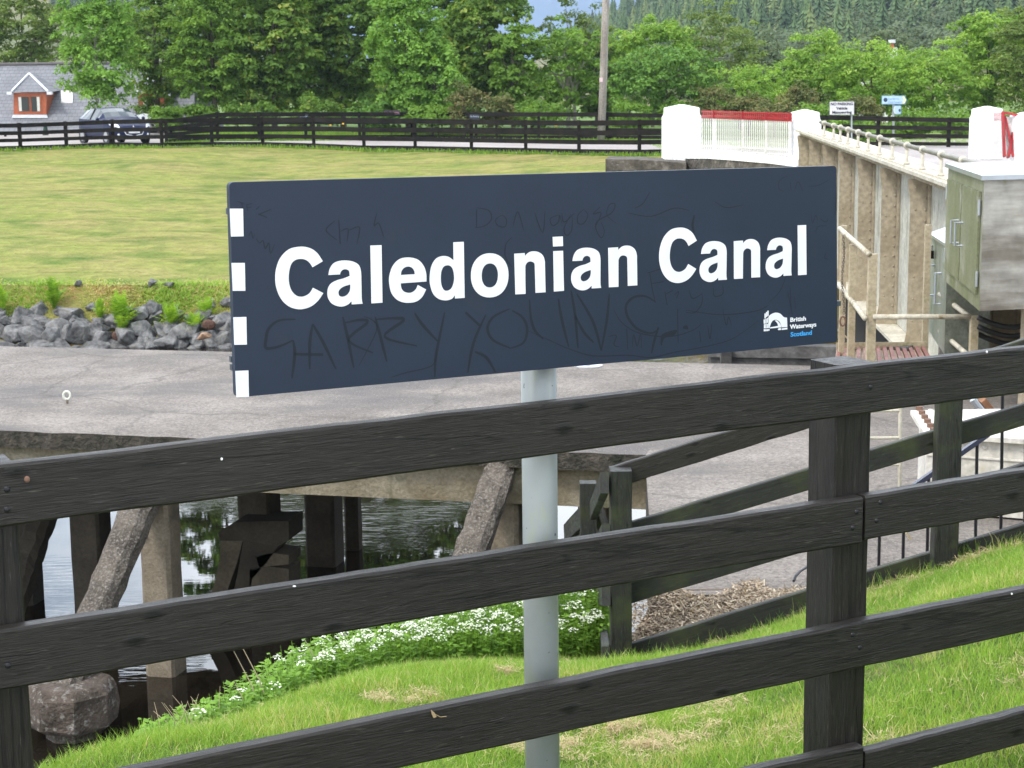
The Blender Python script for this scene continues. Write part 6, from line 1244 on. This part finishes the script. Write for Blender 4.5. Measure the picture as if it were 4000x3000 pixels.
def tree(px, yt, yb, wpx, Y, sty, label, seed, name='tree', cat='tree', nc=None, per=95, leaf=.17, base_py=None, group=None, density=1.0, limbs=9, droop=0.0, taper=0.0, bark=None, depth=.75, tk=1.0):
    r = np.random.default_rng(seed); a, c = P(px, yt, Y), P(px, yb, Y); Wm = wpx / FPX * Y / 2; H_ = a.z - c.z; gz_ = min(c.z, roadz(c.x)) - .05 if base_py is None else P(px, base_py, Y).z
    g0 = min(gz_, c.z - .2); rt = root(name, label, cat, (c.x, Y, g0), group); cen = np.array([c.x, Y, c.z + H_ / 2]); nc = nc or int(max(40, 62 * (Wm * 2) * H_ / 9 * density)); leaf *= .70; ph = r.uniform(0, 6.28, 6)
    D = r.normal(0, 1, (nc, 3)); D /= np.linalg.norm(D, axis=1)[:, None]; rad = r.uniform(.25, 1, nc) ** .45
    az = np.arctan2(D[:, 1], D[:, 0]); lob = 1 + .13 * np.sin(az * 3 + ph[0] + D[:, 2] * 3) + .10 * np.sin(az * 5 + ph[1] - D[:, 2] * 5) + .08 * np.sin(D[:, 2] * 7 + ph[2])
    C = D * rad[:, None] * lob[:, None]; zz = C[:, 2]; C[:, :2] *= (1 - taper * (zz[:, None] * .5 + .5)); C = cen + C * np.array([Wm, Wm * depth, H_ / 2])
    cr = r.uniform(.28, .68, nc) * (.72 + .1 * min(3, Wm)); k = int(per * .8)
    L = r.normal(0, 1, (nc, k, 3)); L /= np.linalg.norm(L, axis=2)[..., None]; L[..., 2] = np.where(L[..., 2] < -.2, -L[..., 2] * .5, L[..., 2]); q = r.uniform(.35, 1.0, (nc, k, 1)) ** .5
    pos = C[:, None] + L * q * cr[:, None, None] * np.array([1.0, 1.0, .85]); pos[..., 2] -= droop * (q[..., 0] ** 2) * cr[:, None] * (np.hypot(L[..., 0], L[..., 1]))
    nrm = L * .7 + np.array([0, -.1, .65]) + r.normal(0, .55, L.shape); nrm /= np.linalg.norm(nrm, axis=2)[..., None]; t1 = np.cross(nrm, r.normal(0, 1, L.shape)); t1 /= np.linalg.norm(t1, axis=2)[..., None]; t2 = np.cross(nrm, t1)
    s = leaf * r.uniform(.55, 1.25, (nc, k, 1)); t1 *= s * .75; t2 *= s * .45; V = np.stack([pos - t1, pos - t2 * 1.0 + t1 * .1, pos + t1, pos + t2 + t1 * .1], 2).reshape(-1, 4, 3)
    ct = r.uniform(.25, .85, (nc, 1)); tint = np.clip(ct + r.normal(0, .16, (nc, k)), 0, 1).reshape(-1); ok = V[:, 0, 2] > g0 + .05
    V, tint = V[ok], tint[ok]
    npmesh('crown', V, 4, LM[sty], rt, tint, loc=(c.x, Y, c.z))
    mb_ = MB(); tr = (.05 + .016 * min(H_, 14)) * tk; top = Vector(cen) + Vector((0, 0, H_ * .2)); bs = Vector((c.x + r.uniform(-.1, .1) * Wm, Y, g0 - .1)); mb_.tube([bs, bs.lerp(top, .4) + Vector((r.uniform(-.15, .15), 0, 0)), top], [tr, tr * .7, tr * .3], 8)
    for j in r.choice(nc, min(limbs, nc), replace=False):
        st = bs.lerp(top, r.uniform(.25, .85)); e = Vector(C[j]); md = st.lerp(e, .5) + Vector((0, 0, .12 * (e - st).length)); mb_.tube([st, md, e], [tr * .4, tr * .25, tr * .08], 5)
    obj('trunk', mb_, bark or BARK, rt); return rt
tree(95, -60, 262, 330, 122, 'olive', 'yellow-olive tree rising behind the house at the left edge', 1, leaf=.24, density=.8)
tree(205, 118, 262, 170, 135, 'brown', 'grey-brown twiggy tree between the house roof and the tan field', 2, leaf=.2, density=.7, per=60, bark=BARKP)
tree(390, -90, 450, 320, 88.5, 'ash', 'tall ash with a thin pale trunk in front of the slate roof', 3, droop=.7, density=1.05, per=85, leaf=.2, bark=BARKP, depth=.5, tk=.36)
tree(655, 418, 505, 150, 87.5, 'mid', 'round bush beside the front of the blue car', 39, name='shrub', cat='shrub', per=110, leaf=.16, density=1.6)
tree(3440, 300, 440, 230, 100, 'wil', 'low willow crown between the two road signs', 40, leaf=.17, density=1.5)
tree(3375, 255, 440, 250, 103, 'wil', 'willow crown filling the gap above the no parking sign', 41, leaf=.17, density=1.6)
tree(2085, 240, 480, 230, 104, 'mid', 'leafy tree deep in the gap left of the utility pole', 42, leaf=.2, density=1.3)
tree(620, -90, 462, 250, 93, 'syc', 'dark tree directly behind the blue car bonnet', 4, leaf=.2); tree(840, -110, 470, 340, 90, 'mid', 'bushy mid-green tree right of the blue car', 5, leaf=.2, density=1.1)
tree(1080, -140, 474, 330, 90, 'syc', 'dark large-leaved tree above the left corner of the name sign', 6, leaf=.26, density=1.1); tree(1345, -150, 474, 330, 93, 'syc', 'darkest tall tree above the middle of the fence', 7, leaf=.26, density=1.1)
tree(1590, -130, 430, 300, 86, 'ash', 'bright feathery ash standing out among the dark trees', 8, droop=.9, density=1.2, leaf=.2, per=110, taper=.1); tree(1700, 150, 450, 210, 85.5, 'ash', 'low drooping ash boughs right of the bright feathery ash', 38, droop=.9, density=1.1, leaf=.2)
tree(1910, -50, 470, 330, 91, 'syc', 'broad sycamore between the bright ash and the utility pole', 9, leaf=.26, density=1.05); tree(2010, 80, 470, 180, 88, 'mid', 'lighter leafy sapling left of the utility pole', 10, leaf=.22)
tree(2210, 70, 474, 300, 89, 'mid', 'airy young tree right behind the utility pole', 11, leaf=.2, density=.75, limbs=18, bark=BARKP); tree(2230, -10, 330, 300, 108, 'olive', 'thin-topped birch with bare pale twigs behind the utility pole', 12, leaf=.18, density=.4, limbs=26, bark=BARKP)
tree(2600, 175, 462, 400, 86, 'alder', 'rounded dark green tree right of the utility pole', 13, leaf=.18, density=1.25, limbs=14); tree(2560, 80, 330, 330, 106, 'wil', 'bright crown rising behind the rounded dark tree', 14, leaf=.2)
tree(2780, 30, 400, 400, 118, 'olive', 'wide olive birch with bare branches above the left gate pier', 15, leaf=.2, density=.62, limbs=26, bark=BARKP); tree(2975, 150, 380, 190, 150, 'grey', 'rounded grey-green willow far behind the barred gate', 16, leaf=.24, per=120)
tree(2900, 250, 460, 330, 96, 'wil', 'low green willow above the barred gate', 17, leaf=.17, density=1.2); tree(3190, 130, 462, 360, 98, 'wil', 'bright green willow behind the middle gate pier', 18, leaf=.17, density=1.25, taper=.35)
tree(3480, 205, 330, 240, 104, 'wil', 'willow crown just in front of the cottage chimney', 29, leaf=.17, density=1.4)
tree(3400, 185, 475, 400, 95, 'wil', 'bright willow directly behind the no parking sign', 19, leaf=.17, density=1.25); tree(3640, 190, 485, 360, 93, 'wil', 'dense willow right of the finger post', 20, leaf=.17, density=1.25)
tree(3850, 40, 480, 400, 96, 'wil', 'tallest willow rising above the red gate', 21, leaf=.18, density=1.2, taper=.3); tree(4030, -60, 480, 300, 92, 'olive', 'yellow-green tree at the right edge of the view', 22, leaf=.18, density=1.1, limbs=14)
tree(3465, 110, 240, 190, 150, 'grey', 'small dull green tree behind the cottage chimneys', 23, leaf=.22); tree(700, 100, 474, 200, 99, 'mid', 'leafy tree in the gap behind the blue car', 24, leaf=.2); tree(1210, 40, 474, 260, 100, 'syc', 'shaded sycamore deep behind the far fence', 25, leaf=.26)
tree(1760, -40, 470, 240, 102, 'mid', 'tree filling the gap behind the drooping ash boughs', 26, leaf=.22); tree(2400, 150, 470, 260, 112, 'mid', 'green tree seen between the pole and the rounded dark tree', 27, leaf=.2); tree(3020, 330, 470, 260, 105, 'wil', 'shrubby willow low behind the red top rail of the gate', 28, leaf=.17, density=1.2)
for i, (px, yt, yb, w, Y, sty, lab) in enumerate(((1815, 345, 480, 130, 83, 'gorse', 'olive-brown gorse bush left of the taller gorse pair gap'), (1935, 372, 490, 140, 83, 'gorse', 'gorse bush above the fence just right of its olive-brown neighbour'), (2790, 345, 478, 170, 84, 'gorse', 'reddish brown gorse between the left gate pier and the willows'), (2930, 380, 478, 160, 84, 'gorse', 'gorse bush showing just above the barred gate'),
      (3110, 340, 478, 150, 84, 'gorse', 'brownish gorse bush behind the middle gate pier'), (3020, 405, 480, 140, 82, 'gorse', 'low gorse between the barred gate and the middle pier'), (3370, 385, 490, 170, 83, 'gorse', 'gorse bush between the two road signs'), (3210, 410, 520, 150, 80, 'mid', 'green bush left of the no parking sign'), (3560, 440, 560, 220, 76, 'mid', 'leafy bush at the foot of the finger post'), (3760, 455, 565, 200, 76, 'mid', 'leafy bush left of the red gate'),
      (3330, 470, 565, 170, 74, 'mid', 'low bush under the no parking sign'), (1000, 400, 500, 220, 87, 'syc', 'dark undergrowth bush at the left end of the far fence'), (1240, 395, 500, 220, 86.5, 'syc', 'dark undergrowth bush behind the left black notice'), (1480, 400, 500, 220, 86, 'alder', 'dark undergrowth bush behind the pink lettered board'), (1680, 420, 505, 200, 84, 'mid', 'low leafy bush between the pink board and the gorse'), (2080, 410, 505, 240, 85, 'mid', 'low leafy bush left of the utility pole foot'), (2460, 400, 510, 220, 84, 'mid', 'low leafy bush right of the utility pole foot'), (2660, 410, 510, 160, 84, 'mid', 'low bush behind the left gate pier'), (760, 420, 505, 180, 89, 'mid', 'low bush behind the bend of the far fence'), (3900, 440, 560, 180, 80, 'mid', 'bush behind the red gate'))):
    tree(px, yt, yb, w, Y, sty, lab, 60 + i, name='shrub', cat='shrub', per=110, leaf=.13 if sty == 'gorse' else .16, density=1.6, limbs=5)
for i in range(3):
    px, Yf = (1290, 1340, 2172)[i], 82; q = onroad(px, 535); t = obj('yellow_flower', MB().ball(P(px, (489, 484, 492)[i], Yf), .06, 7, 5, (1, .6, .7)), plain('yellow_petals', (0.75, 0.42, 0.02), .6)) if i == 0 else None
    if t is None: t = obj('yellow_flower', MB().ball(P(px, (489, 484, 492)[i], Yf), .06, 7, 5, (1, .6, .7)), bpy.data.materials['yellow_petals'])
    tag(t, ('left of two yellow flowers behind the far fence', 'right of two yellow flowers behind the far fence', 'lone yellow flower behind the fence near the utility pole')[i], 'flower')
for px, yt, w, Y, sd_, lab in ((820, -1250, 420, 104, 70, 'very tall tree standing farthest back behind the blue car end of the fence'), (1160, -1450, 460, 106, 71, 'very tall back tree above the left part of the name sign'), (1500, -1500, 460, 108, 72, 'tallest back tree above the middle of the name sign'), (1850, -1400, 430, 106, 73, 'tall back tree just left of the bright sky gap'), (2330, 130, 260, 110, 74, 'shorter back tree hidden behind the utility pole'), (480, 20, 330, 108, 75, 'back tree behind the tall ash and the house roof'), (985, 300, 300, 97, 76, 'low back tree filling the gap above the fence bend'), (1420, 320, 300, 98, 77, 'low back tree filling the gap above the middle of the fence')):
    tree(px, yt, 480, w, Y, 'syc', lab, sd_, leaf=.34, density=.75, per=80, limbs=6)
# long grass on the verge: one mesh of tufts
k = 60000; Xv = rng.uniform(-24, 24, k); base = np.interp(Xv, [p.x for p in FP3], [p.y for p in FP3]); Yv = base + rng.uniform(-.9, 6, k); Yv = np.where(Xv > 6, rng.uniform(66.5, 76, k), Yv)
kp = Xv > -15; Xv, Yv = Xv[kp], Yv[kp]; k = len(Xv)
zv = np.where(Xv > -4, 3.62, 3.62 + .26 * np.clip((-4 - Xv) / 11, 0, 1)) - .03; hv = rng.uniform(.08, .35, k) * np.clip((Yv - np.interp(Xv, [p.x for p in FP3], [p.y for p in FP3])) * .5 + .6, .25, 1.6); hv = np.where(Xv > 6, hv * .8, hv)
a = rng.uniform(0, 6.28, k); w = np.stack([np.cos(a), np.sin(a), 0 * a], 1) * .03; b0 = np.stack([Xv, Yv, zv], 1); tp = b0 + np.stack([rng.normal(0, .06, k), rng.normal(0, .06, k), hv], 1)
o = npmesh('verge_long_grass', np.stack([b0 - w, b0 + w, tp + w * .3, tp - w * .3], 1), 4, GRASSB, None, np.clip(rng.normal(.45, .2, k), 0, .9), loc=(0, 80, 3.6)); tag(o, 'long rough grass along the verge behind the far fence', 'grass', kind='stuff')
k = 9000; Xv = rng.uniform(-23, 6, k); Yv = np.interp(Xv, [p.x for p in NP3], [p.y for p in NP3]) + rng.normal(-.05, .14, k); zv = np.where(Xv > -4, 3.62, 3.62 + .26 * np.clip((-4 - Xv) / 11, 0, 1)) - .04; b0 = np.stack([Xv, Yv, zv], 1); tp = b0 + np.stack([rng.normal(0, .04, k), rng.normal(0, .04, k), rng.uniform(.05, .2, k)], 1); a = rng.uniform(0, 6.28, k); w = np.stack([np.cos(a), np.sin(a), 0 * a], 1) * .02
o = npmesh('fence_foot_grass', np.stack([b0 - w, b0 + w, tp + w * .3, tp - w * .3], 1), 4, GRASSB, None, np.clip(rng.normal(.4, .2, k), 0, .9), loc=(0, 65, 3.6)); tag(o, 'uncut grass at the foot of the near roadside fence', 'grass', kind='stuff')

# conifer forest on the hillside
CONM = leafmat('conifer_needles', (0.03, 0.062, 0.03), (0.115, 0.18, 0.075), .1, .8, (0.17, 0.22, 0.08))
k = 3000; Xc = rng.uniform(-10, 330, k); Yc = rng.uniform(330, 780, k); xpx = 2000 + FPX * Xc / Yc; kp = (xpx > 2180) & (xpx < 4400); Xc, Yc = Xc[kp], Yc[kp]; k = len(Xc)
lx = rng.uniform(-.066, -.026, 500); Yl = rng.uniform(690, 780, 500); Xc = np.concatenate([Xc, 0 * lx + (lx * 4) * Yl]); Yc = np.concatenate([Yc, Yl]); kk = len(Xc)
Zc = np.array([hillz(float(x), float(y)) for x, y in zip(Xc, Yc)]); Hc = rng.uniform(6.5, 12.5, kk); lay = 12; pet = 6; FQ_ = []; FT_ = []
for l in range(lay):
    f = l / lay; rr = Hc * .27 * (1 - f) ** .9 * rng.uniform(.8, 1.15, kk) + .10; z0 = Zc + Hc * (f * .93 + .02)
    for j in range(pet):
        a0 = 2 * math.pi * (j + rng.uniform(-.3, .3, kk)) / pet; da = .40
        tipo = np.stack([Xc, Yc, z0 + Hc * .105], 1); pA = np.stack([Xc + np.cos(a0 - da) * rr * .8, Yc + np.sin(a0 - da) * rr * .8, z0 + rng.uniform(-.15, .25, kk)], 1); pB = np.stack([Xc + np.cos(a0) * rr * 1.2, Yc + np.sin(a0) * rr * 1.2, z0 - Hc * .03], 1); pC = np.stack([Xc + np.cos(a0 + da) * rr * .8, Yc + np.sin(a0 + da) * rr * .8, z0 + rng.uniform(-.15, .25, kk)], 1)
        FQ_.append(np.stack([tipo, pA, pB, pC], 1)); FT_.append(np.clip(((Xc * 7.13 + Yc * 3.7) % 1.0) * .8 + .15 * np.sin(Xc * .05 + Yc * .02) + .12 + .25 * (1 - f) * (j % 2) * .3 + .2 * f, 0, 1))  # tint rises towards each treetop, a highlight put into the colour
o = npmesh('conifer_forest', np.concatenate(FQ_), 4, CONM, None, np.concatenate(FT_), loc=(80, 500, 20)); tag(o, 'dark green conifer plantation covering the far hillside', 'forest', kind='stuff')
# pale broadleaf wood at the foot of the conifers
V_, T_ = [], []
for i in range(60):
    Yb = rng.uniform(230, 360); xp = rng.uniform(2250, 4100); q = P(xp, 300, Yb); z = hillz(q.x, Yb); Rb = rng.uniform(3, 5.5); nl = 700; L = rng.normal(0, 1, (nl, 3)); L /= np.linalg.norm(L, axis=1)[:, None]; L[:, 2] = np.abs(L[:, 2]) * 1.2
    lobe = 1 + .25 * np.sin(L[:, 0] * 5 + i) * np.sin(L[:, 2] * 6 + i * 2); pos = np.array([q.x, Yb, z + Rb * .5]) + L * (Rb * lobe * rng.uniform(.7, 1, nl))[:, None]
    n_v = L + rng.normal(0, .6, L.shape); n_v /= np.linalg.norm(n_v, axis=1)[:, None]; t1 = np.cross(n_v, rng.normal(0, 1, L.shape)); t1 /= np.linalg.norm(t1, axis=1)[:, None]; t2 = np.cross(n_v, t1); V_.append(np.stack([pos - t1 * .38, pos - t2 * .28, pos + t1 * .38, pos + t2 * .28], 1)); T_.append(np.clip(rng.uniform(.2, .8) + rng.normal(0, .12, nl), 0, 1))
o = npmesh('broadleaf_wood', np.concatenate(V_), 4, LM['grey'], None, np.concatenate(T_), loc=(40, 300, 6)); tag(o, 'soft grey-green broadleaf wood below the conifers', 'wood', kind='stuff')

# cottage beyond the willows
YC = 112; t = root('far_cottage', 'white cottage showing only its chimney above the willows', 'cottage', P(3490, 560, YC))
q = P(3478, 222, YC); hx_ = 2.6; zt_ = P(3478, 215, YC).z
recalc(obj('gable_wall', MB().prism([(q.x - 1.4, YC, 3.5), (q.x + 1.6, YC, 3.5), (q.x + 1.6, YC, zt_ - .9), (q.x + .1, YC, zt_ + .0), (q.x - 1.4, YC, zt_ - .9)], (0, 6, 0)), WPAINT, t))
recalc(obj('roof', MB().add([(q.x - 1.6, YC - .1, zt_ - .98), (q.x + .1, YC - .1, zt_ + .05), (q.x + 1.8, YC - .1, zt_ - .98), (q.x - 1.6, YC + 6.1, zt_ - .98), (q.x + .1, YC + 6.1, zt_ + .05), (q.x + 1.8, YC + 6.1, zt_ - .98)], [(0, 1, 4, 3), (1, 2, 5, 4)]), SLATE, t))
ch = obj('chimney', MB().box((P(3484, 200, YC).x, YC + .4, (P(3484, 186, YC).z + zt_ - 1.2) / 2), (.75, .6, P(3484, 186, YC).z - zt_ + 1.2)), WPAINT, t)
obj('chimney_pot', MB().tube([P(3484, 186, YC + .4), P(3484, 168, YC + .4)], [.15, .12], 10), ORW, ch); obj('chimney_cowl', MB().tube([P(3484, 168, YC + .4), P(3484, 155, YC + .4)], [.24, .24], 10), LEAD, ch)

# ------------------------------------------------------------------ air
hz_, nt, b, out = mat_base('air_haze'); nt.nodes.remove(b); pv = nt.nodes.new('ShaderNodeVolumePrincipled'); pv.inputs['Color'].default_value = (0.68, 0.85, 1.0, 1); pv.inputs['Density'].default_value = 0.00016; pv.inputs['Anisotropy'].default_value = 0.0
nt.links.new(pv.outputs[0], out.inputs['Volume'])
hb = obj('haze', MB().box((0, 2300, 220), (8600, 5200, 446)), hz_); tag(hb, 'thin bluish air between the camera and the far hills', kind='stuff')
